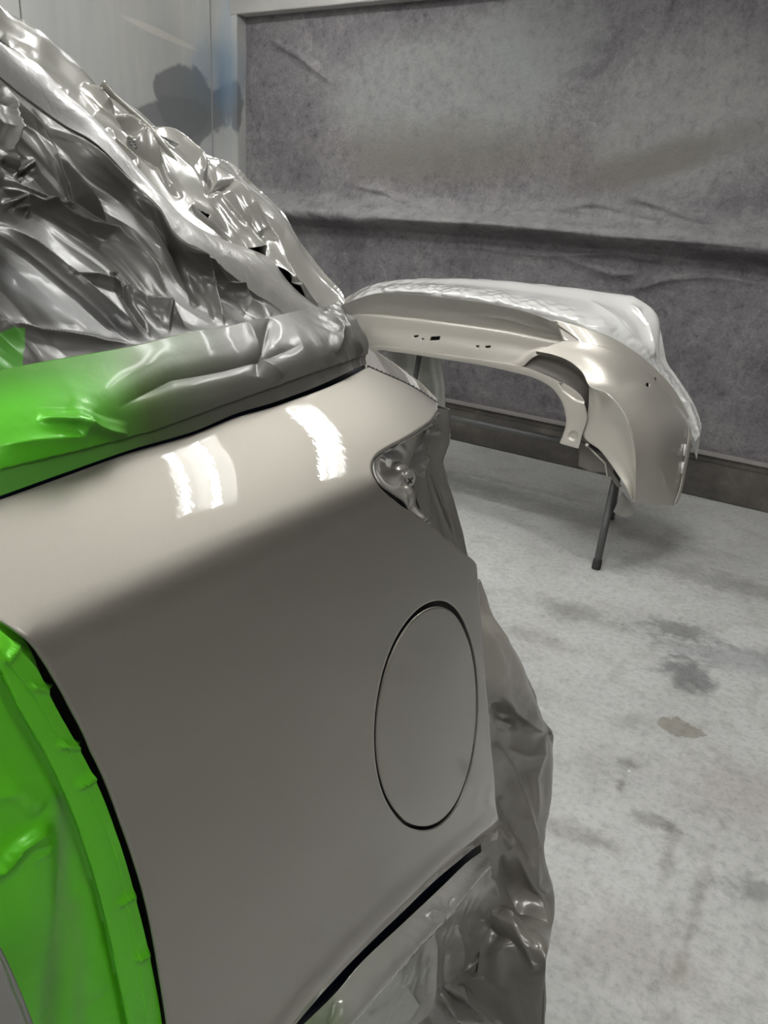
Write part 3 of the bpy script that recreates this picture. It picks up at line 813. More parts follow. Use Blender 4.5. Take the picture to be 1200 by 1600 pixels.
# satin strip
su = PL(s1u, [.50, .515, .52, .51, .49, .475, .455, .44]); sl = PL(s1l, [.468, .488, .488, .468, .438, .428, .415])
def sdisp(x, y, p, u, v): return .0012 * noise.noise(p * 30) + .0008 * crum(p, 22, 9) + .003 * math.sin(math.pi * v)
def scol(x, y, p): return lerp3((0.55, 0.535, 0.53), (0.30, 0.29, 0.262), ss(100, 420, x))
o = patch('pillar_masking_tape', [su, [a.lerp(b_, .5) + Vector((.006, 0, 0)) for a, b_ in zip(resample(su, 11), resample(sl, 11))], sl], 360, 60, m_satin, None, sdisp, scol, thick=.0004)
tag(o, 'long pale satin tape strip running down the rear pillar', 'masking tape')
# roof film: smooth above, crumpled over the tailgate
ru = PL(sil, [.60, .62, .64, .64, .64, .62, .60, .58, .56, .54, .51, .48, .455])
rl = PL(s1u, [.502, .517, .522, .512, .492, .477, .457, .442])
rl = [p + Vector((-.004, .0, 0)) for p in rl]
N = 21; a_ = resample(ru, N); b__ = resample(rl, N)
m1 = [a.lerp(b_, .33) + Vector((.018, 0, .004)) for a, b_ in zip(a_, b__)]; m2 = [a.lerp(b_, .68) + Vector((.010, 0, -.002)) for a, b_ in zip(a_, b__)]
back = [p + Vector((-.06, .012, -.012)) for p in a_]; back2 = [p + Vector((-.55, .03, -.02 - .05 * k / 20)) for k, p in enumerate(a_)]
RF = [([(0, 120), (80, 190), (160, 260), (200, 300)], 6, -.010), ([(260, 262), (320, 330), (400, 390), (440, 430), (540, 570)], 6, .014), ([(300, 290), (370, 370), (430, 430)], 4, -.016),
      ([(400, 430), (500, 520), (570, 620)], 5, -.010), ([(470, 400), (560, 460), (620, 510), (650, 560)], 5, .012), ([(640, 560), (720, 680), (800, 780), (860, 850), (960, 940)], 6, .012),
      ([(600, 640), (700, 720), (780, 800)], 5, -.008), ([(720, 540), (780, 640), (860, 760), (900, 880), (1000, 950)], 6, .010), ([(650, 500), (660, 600), (740, 560)], 5, -.010), ([(820, 720), (850, 860), (920, 900)], 5, -.012), ([(340, 400), (350, 440), (420, 500), (430, 540)], 4, .004)]
RF = [(c2(a, s=2), w_ * .8, h) for a, w_, h in RF]
def rdisp(x, y, p, u, v):
    if v < .42: k0 = ss(.1, .42, v)
    else: k0 = 1
    h = 0
    for pl, wd, hh in RF: h += ridge(x, y, pl, wd, hh, True, .3)
    k = ss(220, 340, x)
    h += k * (.010 * crum(p, 9, 31) + .005 * crum(p, 24, 33)) + (1 - k) * .0015 * noise.noise(p * 12)
    return h * k0 + .005 * k * crum(p, 14, 35)
def rcol(x, y, p):
    return lerp3((0.40, 0.385, 0.345), (0.34, 0.33, 0.30), ss(150, 300, x))
slits = [c2(q, s=2) for q in ([(398, 428), (412, 436), (432, 468), (410, 452)], [(0, 128), (60, 165), (150, 243), (158, 252), (60, 178), (0, 138)],
    [(620, 655), (655, 672), (650, 684)], [(500, 425), (560, 450), (545, 462)])]
o = patch('roof_masking_film', [back2, back, a_, m1, m2, b__], 420, 300, m_roof, None, rdisp, rcol, thick=.0003, holes=slits)
io = Vector((-.035, .004, -.014))
patch('roof_slit_backing', [[p + Vector((-.3, 0, -.05)) for p in a_], [p + Vector((-.06, 0, -.03)) for p in a_], [p + io for p in m1], [p + io for p in m2], [p + Vector((-.02, 0, -.004)) for p in b__]], 60, 20, m_black, car, thick=.001)  # black sheet added under the film so its open slits read dark
tag(o, 'glossy crumpled masking film over the roof edge and tailgate glass', 'masking film')
# thin dark slits where the film gapes open
# loose rolled lip of film down the roof edge
lp = [onL(x, y, L) for (x, y), L in zip(c2([(296, 288), (330, 330), (380, 380), (430, 425), (480, 480), (530, 545), (570, 600)], s=2), (.60, .595, .585, .575, .56, .55, .54))]
lp2 = [onL(x, y, L) for (x, y), L in zip(c2([(318, 282), (352, 318), (404, 362), (452, 405), (505, 470), (552, 540), (590, 600)], s=2), (.602, .597, .587, .577, .562, .552, .542))]
o = patch('rolled_film_edge', [lp, [a.lerp(b_, .5) + Vector((.018, -.008, .006)) for a, b_ in zip(lp, lp2)], lp2], 80, 16, m_roof, None, lambda x, y, p, u, v: .002 * crum(p, 30, 4), lambda x, y, p: (0.38, 0.365, 0.33), thick=.0006)
tag(o, 'narrow rolled lip of film standing up along the roof edge', 'masking film')

# --- D: green door film
dr = [(252, 1640), (248, 1584), (228, 1487), (203, 1381), (175, 1296), (148, 1226), (118, 1165), (81, 1100), (53, 1043), (24, 1011), (0, 991), (-40, 962)]
d0 = S_(dr, .006)
def shiftrow(dx, off): return [q if q else None for q in (surf(x - dx, y + dx * .15, off) for x, y in dr)]
d1 = [p for p in shiftrow(45, .006) if p]; d2 = [p for p in shiftrow(130, .014) if p]; d3 = [p + Vector((-.02, -.30, -.02)) for p in d2]
def ddisp(x, y, p, u, v):
    h = .0008 * noise.noise(p * 25)
    dd, t, sg = segd(x, y, c2([(-100, 50), (60, 250), (150, 380), (260, 560), (330, 700), (420, 900), (480, 1120), (530, 1400), (560, 1620)], (0, 950), 2.46))
    h += .0009 if sg < 0 else 0
    dd, t, sg = segd(x, y, c2([(-60, 200), (150, 530), (280, 800), (380, 1100), (450, 1400), (500, 1640)], (0, 950), 2.46))
    h += .0012 if sg < 0 else 0
    for pl in ([(115, 300), (165, 310)], [(230, 525), (285, 530)], [(300, 680), (350, 640)], [(460, 1130), (500, 1100)], [(520, 1340), (550, 1320)], [(20, 190), (50, 150)]):
        h += ridge(x, y, c2(pl, (0, 950), 2.46), 4, .003, False)
    h += ridge(x, y, c2([(-60, 1040), (0, 990), (70, 900), (150, 852), (195, 862)], (0, 950), 2.46), 9, .007, True, .3)
    h += ridge(x, y, c2([(150, 860), (190, 930), (150, 960)], (0, 950), 2.46), 8, .003)
    h += ridge(x, y, c2([(220, 780), (250, 1000), (240, 1200), (200, 1500), (180, 1640)], (0, 950), 2.46), 16, -.005)
    h += ridge(x, y, c2([(-20, 720), (60, 700), (160, 780)], (0, 950), 2.46), 22, .004)
    h += ridge(x, y, c2([(300, 1200), (310, 1400), (380, 1500)], (0, 950), 2.46), 18, .002)
    return h
def dcol(x, y, p):
    c = (0.11, 0.62, 0.001)
    d, t, sg = segd(x, y, c2([(230, 740), (250, 900), (245, 1150), (215, 1400), (190, 1640)], (0, 950), 2.46))
    c = lerp3(c, (0.17, 0.22, 0.13), .75 * math.exp(-(d / (9 + 8 * t)) ** 2) * (0.7 + .5 * noise.noise(p * 20)))
    d, t, sg = segd(x, y, c2([(290, 1150), (300, 1400), (300, 1600)], (0, 950), 2.46))
    c = lerp3(c, (0.17, 0.22, 0.13), .3 * math.exp(-(d / 12) ** 2))
    return lerp3(c, (0.12, 0.30, 0.03), .35 * max(0, noise.noise(p * 9)))
o = patch('door_masking_film', [d0, d1, d2, d3], 260, 160, m_green, None, ddisp, dcol, thick=.0004)
tag(o, 'bright green masking film sealed along the curved door opening', 'masking film')
# silvery film over the lower door corner
g0 = [surf(x, y, -.004) for x, y in ((60, 1625), (46, 1585), (24, 1531), (4, 1488), (-12, 1460))]
g1 = [p + Vector((.004, -.02, 0)) for p in g0]; g2 = [p + Vector((-.01, -.14, -.01)) for p in g0]
o = patch('silver_film_corner', [g0, g1, g2], 50, 40, m_film, None, lambda x, y, p, u, v: .004 * crum(p, 24, 2) * min(1, v * 6), lambda x, y, p: (0.22, 0.215, 0.20), thick=.0006)
tag(o, 'silvery grey film flap low on the green door masking', 'masking film')

# --- E: wheel arch films
O7 = (400, 1250)
e1u = c2([(120, 900), (180, 840), (300, 722), (400, 604), (560, 454), (700, 322), (790, 235), (850, 192)], O7, 2.4)
e1l = c2([(270, 900), (330, 840), (480, 690), (600, 545), (680, 465), (760, 350), (810, 285), (856, 240)], O7, 2.4)
A1 = S_(e1u, .016); B1 = [surf(x, y, .010) or onL(x, y, .26) for x, y in e1l]
M1 = [a.lerp(b_, .42) + Vector((.020, 0, .006)) for a, b_ in zip(resample(A1, 12), resample(B1, 12))]
M1[-1] = M1[-1] - Vector((.012, 0, 0))
def e1d(x, y, p, u, v):
    h = .0035 * crum(p, 24, 12) + .0016 * crum(p, 60, 13)
    h += ridge(x, y, c2([(640, 440), (660, 420), (700, 440), (680, 470)], O7, 2.4), 4, .005) + ridge(x, y, c2([(690, 380), (730, 390), (740, 360)], O7, 2.4), 4, -.005)
    h += ridge(x, y, c2([(300, 740), (290, 800), (270, 840)], O7, 2.4), 5, -.004)
    return h * min(1, min(v, 1 - v) * 10)
def e1c(x, y, p):
    t = ss(560, 500, x) * (.5 + .8 * noise.noise(p * 40))
    return lerp3((0.34, 0.33, 0.30), (0.10, 0.18, 0.05), max(0, min(.7, t)))
o = patch('arch_film_roll', [A1, M1, B1], 260, 70, m_filmglossy, None, e1d, e1c, thick=.0004)
tag(o, 'glossy rolled film bead tucked into the wheel arch edge', 'masking film')
e2u = c2([(262, 906), (330, 838), (480, 686), (600, 541), (680, 460), (760, 345), (800, 290), (850, 232), (872, 250)], O7, 2.4)
e2l = c2([(540, 920), (600, 846), (662, 790), (678, 740), (690, 703), (740, 680), (790, 620), (860, 540), (935, 462)], O7, 2.4)
e2r = c2([(935, 462), (905, 350), (895, 275), (872, 250)], O7, 2.4)
U2 = [surf(x, y, .004) or onL(x, y, .255) for x, y in e2u]
W2 = [onL(x, y, .262) for x, y in e2l]
# three rows; the right edge is bowed out through the middle row
mm = c2([(420, 915), (500, 800), (590, 690), (650, 600), (720, 530), (790, 450), (850, 380), (885, 320), (904, 345)], O7, 2.4)
M2 = [onL(x, y, .25) for x, y in mm]
def e2d(x, y, p, u, v):
    h = .0010 * crum(p, 14, 41) + .0006 * noise.noise(p * 60)
    for pl, wd, hh in (([(665, 500), (668, 600), (660, 780)], 7, .006), ([(750, 470), (770, 560), (770, 640)], 8, .006), ([(720, 560), (710, 700)], 9, -.005), ([(880, 290), (895, 350), (860, 460)], 7, .005),
                       ([(560, 700), (600, 760), (560, 840)], 9, .004), ([(850, 240), (890, 280)], 5, .004), ([(420, 800), (520, 760), (560, 700)], 9, -.004)):
        h += ridge(x, y, c2(pl, O7, 2.4), wd, hh * .9)
    return h
def e2c(x, y, p):
    n = noise.noise(p * 30)
    k = ss(690, 600, x) * .5 + .18 * n
    return lerp3((0.25, 0.24, 0.215), (0.14, 0.19, 0.10), max(0, min(.8, k)))
o = patch('arch_film_flap', [U2, M2, W2], 220, 120, m_film, None, e2d, e2c, thick=.0004)
tag(o, 'flat taupe film flap with torn corner below the wheel arch roll', 'masking film')
# --- E3: lower bundle
e3u = c2([(560, 960), (600, 850), (660, 770), (690, 690), (780, 620), (860, 520), (920, 455), (930, 440)], O7, 2.4)
e3l = c2([(700, 1000), (860, 980), (980, 960), (1040, 880), (1056, 760), (1054, 680), (1010, 620), (950, 470)], O7, 2.4)
U3 = PL(e3u, [.275, .275, .27, .272]); D3 = PL(e3l, [.27, .23, .19, .185, .19, .205, .235, .265])
M3 = [a.lerp(b_, .5) + Vector((.022, 0, 0)) for a, b_ in zip(resample(U3, 12), resample(D3, 12))]
def e3d(x, y, p, u, v):
    h = .010 * crum(p, 11, 51) + .006 * crum(p, 26, 52)
    for pl, wd, hh in (([(790, 640), (850, 570), (885, 520)], 6, .010), ([(780, 640), (830, 650), (890, 540)], 4, -.006), ([(690, 720), (740, 790), (860, 840)], 7, .010), ([(700, 700), (780, 760), (870, 830)], 6, -.010),
                       ([(900, 500), (960, 600), (1000, 690)], 7, .010), ([(930, 560), (970, 690), (960, 720)], 6, -.008), ([(760, 690), (790, 760), (900, 850)], 6, .007)):
        h += ridge(x, y, c2(pl, O7, 2.4), wd, hh * 1.4)
    return h
o = patch('lower_film_bundle', [U3, M3, D3], 200, 140, m_filmglossy, None, e3d, lambda x, y, p: (0.16, 0.152, 0.135), thick=.0004)
tag(o, 'shiny bunched film hanging over the rear wheel, bottom of the arch', 'masking film')
# --- F: long drape hanging behind the panel edge
fo = [(735, 900), (752, 953), (767, 977), (790, 1017), (810, 1057), (823, 1080), (837, 1113), (855, 1147), (854, 1200), (852, 1233), (847, 1267), (838, 1314), (847, 1350), (858, 1392), (854, 1437), (844, 1483), (842, 1562), (838, 1640)]
fi = [(700, 900), (715, 953), (722, 990), (730, 1030), (735, 1060), (738, 1090), (740, 1120), (742, 1150), (744, 1200), (746, 1233), (748, 1267), (750, 1314), (750, 1350), (752, 1392), (752, 1437), (750, 1483), (740, 1562), (740, 1640)]
FO = PL(fo, [.38, .36, .335, .31, .295, .275, .25, .22, .185, .165]); FI = PL(fi, [.36, .345, .335, .325, .315, .30, .29, .28, .26, .25])
FM = [a.lerp(b_, .55) + Vector((.03 * math.sin(math.pi * min(1, k / 6)), 0, 0)) for k, (a, b_) in enumerate(zip(FO, FI))]
FB = [p + Vector((-.25, .03, 0)) for p in FO]
def fd(x, y, p, u, v):
    h = .014 * crum(p, 6, 61) + .005 * crum(p, 16, 62) + .0012 * crum(p, 44, 63)
    O6 = (500, 850)
    for pl, wd, hh in (([(830, 690), (900, 760), (1060, 890)], 7, .014), ([(820, 930), (880, 1040), (900, 1120), (960, 1290), (1020, 1420)], 8, .014), ([(820, 740), (860, 830), (960, 840)], 6, -.010),
                       ([(870, 960), (960, 990), (1060, 970)], 8, .006), ([(850, 1180), (900, 1300), (1000, 1500)], 7, -.012), ([(1060, 900), (1000, 1100), (1010, 1300)], 10, .008), ([(830, 1330), (870, 1410), (915, 1370)], 4, .012), ([(825, 820), (880, 840), (905, 855)], 4, .010)):
        h += ridge(x, y, c2(pl, O6, 3), wd, hh)
    for pl, wd, hh in (([(950, 160), (1040, 320), (1100, 480)], 8, .010), ([(920, 200), (960, 340), (1060, 560)], 8, -.010), ([(1040, 160), (1050, 300), (1090, 350)], 7, .008), ([(940, 420), (1020, 560), (1050, 640)], 6, .008)):
        h += ridge(x, y, c2(pl, O7, 2.4), wd, hh)
    return h * (1 if v > .34 else v * 3)
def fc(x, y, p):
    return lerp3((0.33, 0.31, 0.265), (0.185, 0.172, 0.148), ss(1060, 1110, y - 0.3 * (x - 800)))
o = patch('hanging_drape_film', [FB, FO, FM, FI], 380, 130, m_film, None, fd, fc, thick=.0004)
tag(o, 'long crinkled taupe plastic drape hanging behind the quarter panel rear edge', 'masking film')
# little tied knot of film
kn = onL(790, 1312, .30)
bm = bmesh.new(); bmesh.ops.create_icosphere(bm, subdivisions=5, radius=1)
for v in bm.verts:
    d = v.co.normalized(); v.co = kn + Vector((d.x * .010, d.y * .016, d.z * .011)) * (1 + .9 * crum(d, 1.6, 71)) 
me = bpy.data.meshes.new('film_knot'); bm.to_mesh(me); bm.free()
m_knot = plain('shiny_knot', (0.22, 0.21, 0.19), 0.12, 0.1, 0, 0, 1.0)
o = link('film_knot', me, m_knot, None); tag(o, 'small shiny twisted knot of film beside the lower panel corner', 'masking film')

# --- G: film behind the lamp pocket
O5 = (540, 560); s5 = 4.615
go_ = c2([(668, 340), (680, 440), (690, 500), (692, 580), (664, 650), (640, 712), (680, 850), (740, 1050), (790, 1230), (825, 1390), (880, 1520)], O5, s5)
gi_ = c2([(640, 360), (600, 470), (520, 545), (462, 610), (452, 680), (455, 780), (475, 900), (510, 1040), (545, 1150), (580, 1250), (640, 1380)], O5, s5)
GO = PL(go_, [.37, .37, .365, .35, .335]); GI = PL(gi_, [.348, .352, .352, .345, .33])
GM = [a.lerp(b_, .5) + Vector((.004, -.004, 0)) for a, b_ in zip(GO, GI)]
def gd(x, y, p, u, v):
    h = .003 * crum(p, 14, 81) + .0018 * crum(p, 36, 82)
    for pl, wd, hh in (([(470, 600), (540, 560), (640, 440)], 4, -.005), ([(600, 700), (540, 780), (500, 830)], 6, .007), ([(590, 760), (640, 900), (720, 1120), (800, 1330)], 4, .006), ([(600, 770), (700, 1000), (740, 1120)], 4, -.004), ([(530, 760), (560, 950), (600, 1200)], 4, .005), ([(600, 510), (690, 530)], 3, .004)):
        h += ridge(x, y, c2(pl, O5, s5), wd, hh)
    return h
GB = [p + Vector((-.2, .05, 0)) for p in GO]
o = patch('lamp_opening_film', [GB, GO, GM, GI], 240, 90, m_filmglossy, None, gd, lambda x, y, p: (0.175, 0.165, 0.145), thick=.0004)
tag(o, 'dark grey film sheet filling the tail lamp opening behind the stud', 'masking film')

# ================================================================== BUMPER ON STAND
bp = empty('bumper_cover', (-1.6, 3.3, .35), 'champagne painted rear bumper cover standing on a stand', 'bumper')
O3 = (500, 400); s3 = 1.7143
def Yat(x):       # plan curve of the bumper: distance of its face by picture column
    return 0
def PY(pts, Ys):
    n = len(pts)
    if isinstance(Ys, (int, float)): Ys = [Ys, Ys]
    out = []
    for k, (x, y) in enumerate(pts):
        t = k / (n - 1) * (len(Ys) - 1); i = min(int(t), len(Ys) - 2)
        out.append(onY(x, y, Ys[i] + (Ys[i + 1] - Ys[i]) * (t - i)))
    return out
roll = [(505, 492), (535, 476), (587, 459), (646, 460), (704, 466), (762, 474), (821, 487), (879, 500), (920, 514)]
ledge = [(520, 510), (545, 493), (580, 490), (647, 496), (710, 504), (789, 515), (850, 527), (880, 532), (912, 541)]
face = [(540, 545), (570, 528), (590, 527), (647, 533), (710, 542), (789, 553), (815, 558), (838, 549), (870, 552)]
lipu = [(555, 560), (575, 541), (600, 541), (647, 547), (726, 559), (789, 569), (815, 573), (826, 562), (838, 549)]
YY = [3.42, 3.30, 3.22, 3.18, 3.16, 3.15, 3.15, 3.15, 3.16]
def yrow(pts, off): return [onY(x, y, Y + off) for (x, y), Y in zip(pts, YY)]
holes = [c2(q, (520, 420), 3.158) for q in ([(485, 335), (530, 332), (528, 352), (478, 354)], [(400, 330), (424, 326), (424, 336), (402, 340)], [(438, 342), (452, 342), (452, 350), (438, 350)], [(708, 378), (724, 378), (724, 388), (708, 388)], [(752, 380), (780, 378), (778, 390), (754, 392)])]
roll2 = roll[:7] + [(868, 505), (903, 530)]; led2 = ledge[:7] + [(880, 532), (906, 537)]
o = patch('taupe_band', [yrow(roll2, .02), yrow([(a[0] * .5 + b_[0] * .5, a[1] * .45 + b_[1] * .55) for a, b_ in zip(roll2, led2)], .06), yrow(led2, .07)], 200, 40, m_film, None, lambda x, y, p, u, v: .004 * crum(p, 5, 98) + ridge(x, y, [(745, 492), (790, 497), (840, 512), (885, 526)], 4, .010), lambda x, y, p: (0.27, 0.255, 0.225), thick=.001)
taupe_band = o; o['label'] = 'smooth taupe band below the crumpled roll'  # taupe sheet, toned darker than the bumper faces beside it
patch('centre_face', [yrow(ledge, .07), yrow([(a[0], a[1] + 4) for a in ledge], .045), yrow([(a[0] * .4 + b_[0] * .6, a[1] * .4 + b_[1] * .6) for a, b_ in zip(ledge, face)], .04), yrow(face, .03), yrow(lipu, .02)], 300, 90, m_bump, bp, thick=.003, holes=holes)
patch('hole_backing', [yrow([(x, y + 4) for x, y in ledge[2:7]] , .16) if False else PY([(600, 500), (780, 520)], 3.32), PY([(600, 540), (780, 552)], 3.32)], 8, 4, m_black, bp, thick=.002)
# lip and mounting flange, one continuous bright band
lu = [(555, 560), (575, 541), (620, 543), (680, 552), (750, 562), (811, 572), (845, 583), (880, 600), (903, 616), (914, 634), (917, 655), (910, 678), (904, 701)]
ll = [(570, 575), (588, 549), (620, 550), (680, 559), (750, 570), (800, 581), (834, 590), (862, 606), (878, 627), (884, 648), (885, 662), (880, 680), (875, 692)]
YL = [3.42, 3.28, 3.20, 3.165, 3.15, 3.14, 3.135, 3.13, 3.12, 3.12, 3.12, 3.12, 3.12]
LU = [onY(x, y, Y) for (x, y), Y in zip(lu, YL)]; LL = [onY(x, y, Y + .02) for (x, y), Y in zip(ll, YL)]
LB = [p + Vector((0, .05, .008)) for p in LL]
def ld(x, y, p, u, v):
    h = 0
    if inside(x, y, c2([(640, 340), (690, 345), (712, 372), (708, 395), (680, 385), (650, 362)], O3, s3)): h -= .012
    d = math.hypot(x - 895.5, y - 681)
    if d < 8: h -= .010 * ss(8, 6, d)
    return h
fl_hole = [(895.5 + 2.2 * math.cos(a / 8 * 6.283), 682 + 1.8 * math.sin(a / 8 * 6.283)) for a in range(8)]
o = patch('mounting_lip', [LU, [a.lerp(b_, .5) + Vector((0, -.006, 0)) for a, b_ in zip(LU, LL)], LL, LB], 420, 60, m_bump, bp, ld, thick=.003)
# recessed step over the lip, in a darker matt taupe than the bumper
k0 = [(838, 549), (879, 560), (908, 581), (921, 604), (919, 640), (913, 672)]
k1 = [(814, 575), (850, 586), (885, 603), (906, 618), (915, 640), (911, 674)]
K0 = [onY(x, y, 3.15) for x, y in k0]; K1 = [onY(x, y, 3.17) for x, y in k1]
o = patch('lower_step', [K0, [a.lerp(b_, .4) + Vector((0, .05, 0)) for a, b_ in zip(K0, K1)], K1], 60, 12, m_under, bp, thick=.003); o['label'] = 'darker matt step'
# corner and side wing
w_in = [(838, 549), (879, 559), (908, 580), (921, 603), (949, 616), (978, 651), (990, 692), (993, 738), (990, 785)]
w_top = [(880, 532), (925, 538), (965, 552), (1000, 575), (1025, 597), (1048, 622), (1072, 655), (1075, 674), (1069, 715), (1060, 762), (1051, 790)]
WI = PY(w_in, [3.15, 3.13, 3.10, 3.06, 3.03, 3.02, 3.02, 3.03, 3.04]); WT = PY(w_top, [3.18, 3.20, 3.24, 3.30, 3.36, 3.42, 3.46, 3.45, 3.42, 3.38, 3.34])
wi = resample(WI, 12); wt_ = resample(WT, 12)
WM = [a.lerp(b_, .45) + Vector((.03, -.035, .0)) * ss(0, 4, k) * (1 - .85 * ss(7, 11, k)) for k, (a, b_) in enumerate(zip(wi, wt_))]
WF = [p + Vector((-.02, .015, 0)) for p in wt_]
hole2 = [[(1011.5 + 3.2 * math.cos(a / 10 * 6.283), 601.5 + 3.6 * math.sin(a / 10 * 6.283)) for a in range(10)]]
patch('side_wing', [wi, WM, wt_, WF], 200, 110, m_bump, bp, None, thick=.003, holes=hole2)
patch('sensor_backing', [PY([(1000, 590), (1025, 590)], 3.36), PY([(1000, 612), (1025, 612)], 3.36)], 4, 4, m_black, bp, thick=.002)
c_lo = [(921, 604), (919, 640), (911, 680), (937, 703), (952, 722), (967, 744), (979, 763), (989, 784)]
c_hi = [(921, 603), (949, 616), (966, 634), (978, 651), (990, 692), (993, 715), (993, 738), (990, 785)]
CL = PY(c_lo, [3.12, 3.13, 3.13, 3.10, 3.08, 3.06, 3.05, 3.05]); CH = PY(c_hi, [3.06, 3.045, 3.035, 3.02, 3.015, 3.015, 3.02, 3.04])
CH = [p + Vector((0, .001, 0)) for p in CH]
patch('corner_scoop', [CH, [a.lerp(b_, .5) + Vector((0, .03, 0)) for a, b_ in zip(CH, CL)], CL], 80, 30, m_bump, bp, thick=.003)
# upper corner between band and wing
patch('upper_corner', [PY([(868, 500), (912, 512), (960, 530), (1005, 560), (1050, 605), (1076, 650)], [3.19, 3.22, 3.28, 3.36, 3.44, 3.49]), PY([(880, 533), (925, 540), (965, 554), (1000, 577), (1025, 599), (1048, 624), (1072, 657)], [3.178, 3.198, 3.238, 3.298, 3.358, 3.418, 3.458])], 80, 16, m_bump, bp, thick=.003)
# wheel arch flange with clips
fl0 = [(1073, 655), (1076, 676), (1070, 716), (1062, 763), (1053, 788)]; fl1 = [(1079, 668), (1080, 690), (1074, 725), (1066, 765), (1058, 786)]
FL0 = PY(fl0, [3.45, 3.44, 3.41, 3.37, 3.34]); FL1 = PY(fl1, [3.47, 3.46, 3.43, 3.39, 3.36])
patch('arch_flange', [FL0, FL1], 30, 4, m_bump, bp, thick=.003)
for (x0, y0, x1, y1) in ((1069, 694, 1067, 712), (1066, 722, 1063, 740), (1060, 748, 1057, 760), (1058, 775, 1055, 786)):
    tube('clip', [onY(x0 + 1.5, y0, 3.39), onY(x1 + 1.5, y1, 3.38)], .005, m_white, bp, 8)
# wheel liner flap under the corner
patch('inner_flap', [PY([(905, 694), (912, 690), (950, 728), (972, 760)], [3.20, 3.18]), PY([(904, 728), (925, 738), (948, 739), (965, 762)], [3.20, 3.18])], 30, 14, m_under, bp, lambda x, y, p, u, v: .006 * crum(p, 8, 5), thick=.002)
tube('push_pin', [onY(916, 694, 3.15), onY(918, 696, 3.12)], .008, m_bump, bp, 10)
tube('flap_rod', [onY(917, 696, 3.14), onY(946, 724, 3.12), onY(949, 745, 3.12)], .004, m_bump, bp, 8)

# masking on bumper
top_ = [(498, 500), (535, 474), (570, 452), (617, 441), (675, 438), (733, 438), (790, 441), (850, 447), (900, 452), (937, 457), (975, 462), (996, 467), (1028, 496), (1034, 557), (1054, 587), (1083, 633), (1096, 668)]
bot_ = [(500, 506), (535, 482), (587, 466), (646, 464), (704, 470), (762, 479), (821, 492), (879, 506), (920, 522), (950, 538), (975, 553), (996, 566), (1020, 590), (1042, 618), (1062, 645), (1074, 662), (1086, 690)]
rol_ = [(499, 502), (535, 476), (583, 455), (630, 451), (690, 455), (750, 462), (810, 473), (860, 483), (905, 495), (940, 508), (968, 523), (996, 543), (1022, 568), (1045, 594), (1070, 625), (1082, 645), (1093, 680)]
BT = PY(top_, [3.70, 3.62, 3.58, 3.56, 3.55, 3.55, 3.56, 3.58, 3.6, 3.6, 3.6, 3.6, 3.6, 3.58, 3.56]); BB = PY(bot_, [3.47, 3.36, 3.28, 3.23, 3.21, 3.20, 3.21, 3.23, 3.27, 3.33, 3.40, 3.45, 3.49, 3.5, 3.5])
BR = PY(rol_, [3.50, 3.38, 3.29, 3.24, 3.22, 3.21, 3.22, 3.24, 3.28, 3.34, 3.41, 3.46, 3.49, 3.5, 3.5])
BK = [p + Vector((0, .05, -.16)) for p in BT]
BM2 = [a.lerp(b_, .45) + Vector((0, 0, .004)) for a, b_ in zip(BT, BR)]
def bdisp(x, y, p, u, v):
    d, t, sg = segd(x, y, rol_)
    k = math.exp(-(d / 9) ** 2)
    h = k * (.030 * crum(Vector((p.x, p.y * .5, p.z)), 12, 91) + .018 * crum(p, 27, 92)) + .006 * crum(p, 5, 93)
    h += ridge(x, y, [(920, 470), (960, 500), (1010, 560), (1040, 600)], 8, .02) + ridge(x, y, [(985, 475), (1010, 510), (1020, 560)], 5, .03) + ridge(x, y, [(1000, 480), (1026, 530), (1040, 590)], 5, -.02)
    return h
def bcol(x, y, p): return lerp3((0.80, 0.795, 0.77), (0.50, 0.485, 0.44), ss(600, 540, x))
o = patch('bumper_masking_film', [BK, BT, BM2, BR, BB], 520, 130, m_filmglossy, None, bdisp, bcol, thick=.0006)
tag(o, 'milky white plastic film over the top of the bumper cover', 'masking film'); taupe_band.parent = o
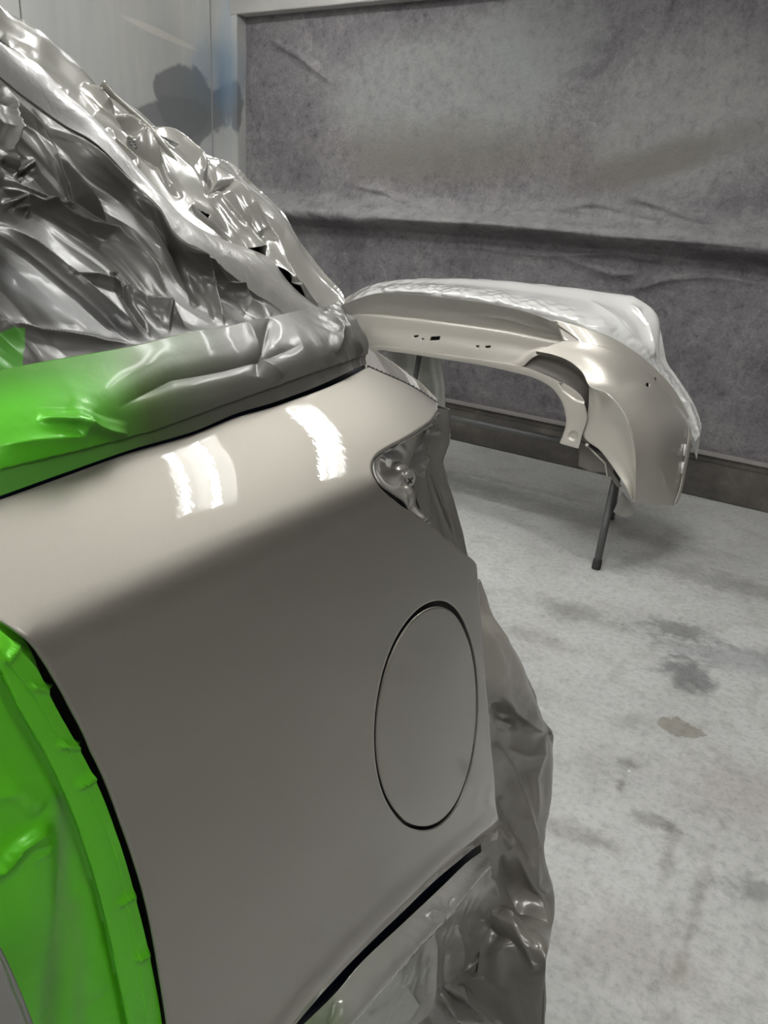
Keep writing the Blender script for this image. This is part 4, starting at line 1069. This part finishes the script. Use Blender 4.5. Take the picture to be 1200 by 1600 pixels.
hb = [onY(x, y, 3.55) for x, y in ((603, 530), (640, 532), (690, 545))]; hm = [onY(x, y, 3.55) for x, y in ((612, 620), (655, 630), (698, 625))]; hl = [onY(x, y, 3.55) for x, y in ((630, 700), (662, 702), (690, 700))]
o = patch('hanging_film_tail', [hb, hm, hl], 80, 80, m_clear, None, lambda x, y, p, u, v: .03 * math.sin(u * 14) * .5 + .02 * crum(p, 6, 95), lambda x, y, p: (0.42, 0.42, 0.39), thick=.0006)
tag(o, 'translucent film tail hanging behind the car corner below the bumper', 'masking film')
rg = [onY(x, y, 3.30) for x, y in ((972, 768), (985, 785), (992, 800))]; rg2 = [onY(x, y, 3.30) for x, y in ((958, 800), (972, 808), (988, 806))]
o = patch('film_scrap', [rg, rg2], 40, 30, m_film, None, lambda x, y, p, u, v: .02 * crum(p, 14, 96), lambda x, y, p: (0.33, 0.32, 0.29), thick=.0006)
tag(o, 'small crumpled film scrap hanging under the bumper corner by the stand leg', 'masking film')

# stand
base = onZ(931, 889, 0.0)
st = empty('bumper_stand', (base.x - .3, base.y + .2, 0), 'dark grey tubular stand under the bumper with a slanted leg', 'stand')
topp = onY(962, 745, 3.27)
d = topp - base
tube('leg', [base + Vector((0, 0, .006)), base + d * .5, topp, base + d * 1.25], .0165, m_stand, st, 16)
lathe('foot_cap', base, (d.x, d.y, d.z), [(0, .019), (.03, .020), (.045, .018), (.046, 0)], m_rubber, st)
tp = base + d * 1.25
f2 = Vector((tp.x - .10, tp.y + .42, 0)); tube('leg', [f2, tp], .0165, m_stand, st, 16)
f3 = Vector((tp.x - 1.35, base.y + .0, 0)); t3 = Vector((tp.x - 1.3, tp.y, tp.z)); f4 = Vector((tp.x - 1.3, tp.y + .42, 0))
cross_m = [tp, t3]
tube('crossbar', cross_m, .0165, m_stand, st, 16)
tube('leg', [f4, t3], .0165, m_stand, st, 16)
for xx in (-.15, -1.1):
    tube('support_arm', [Vector((tp.x + xx, tp.y, tp.z)), Vector((tp.x + xx, tp.y + .10, .92))], .014, m_stand, st, 12)
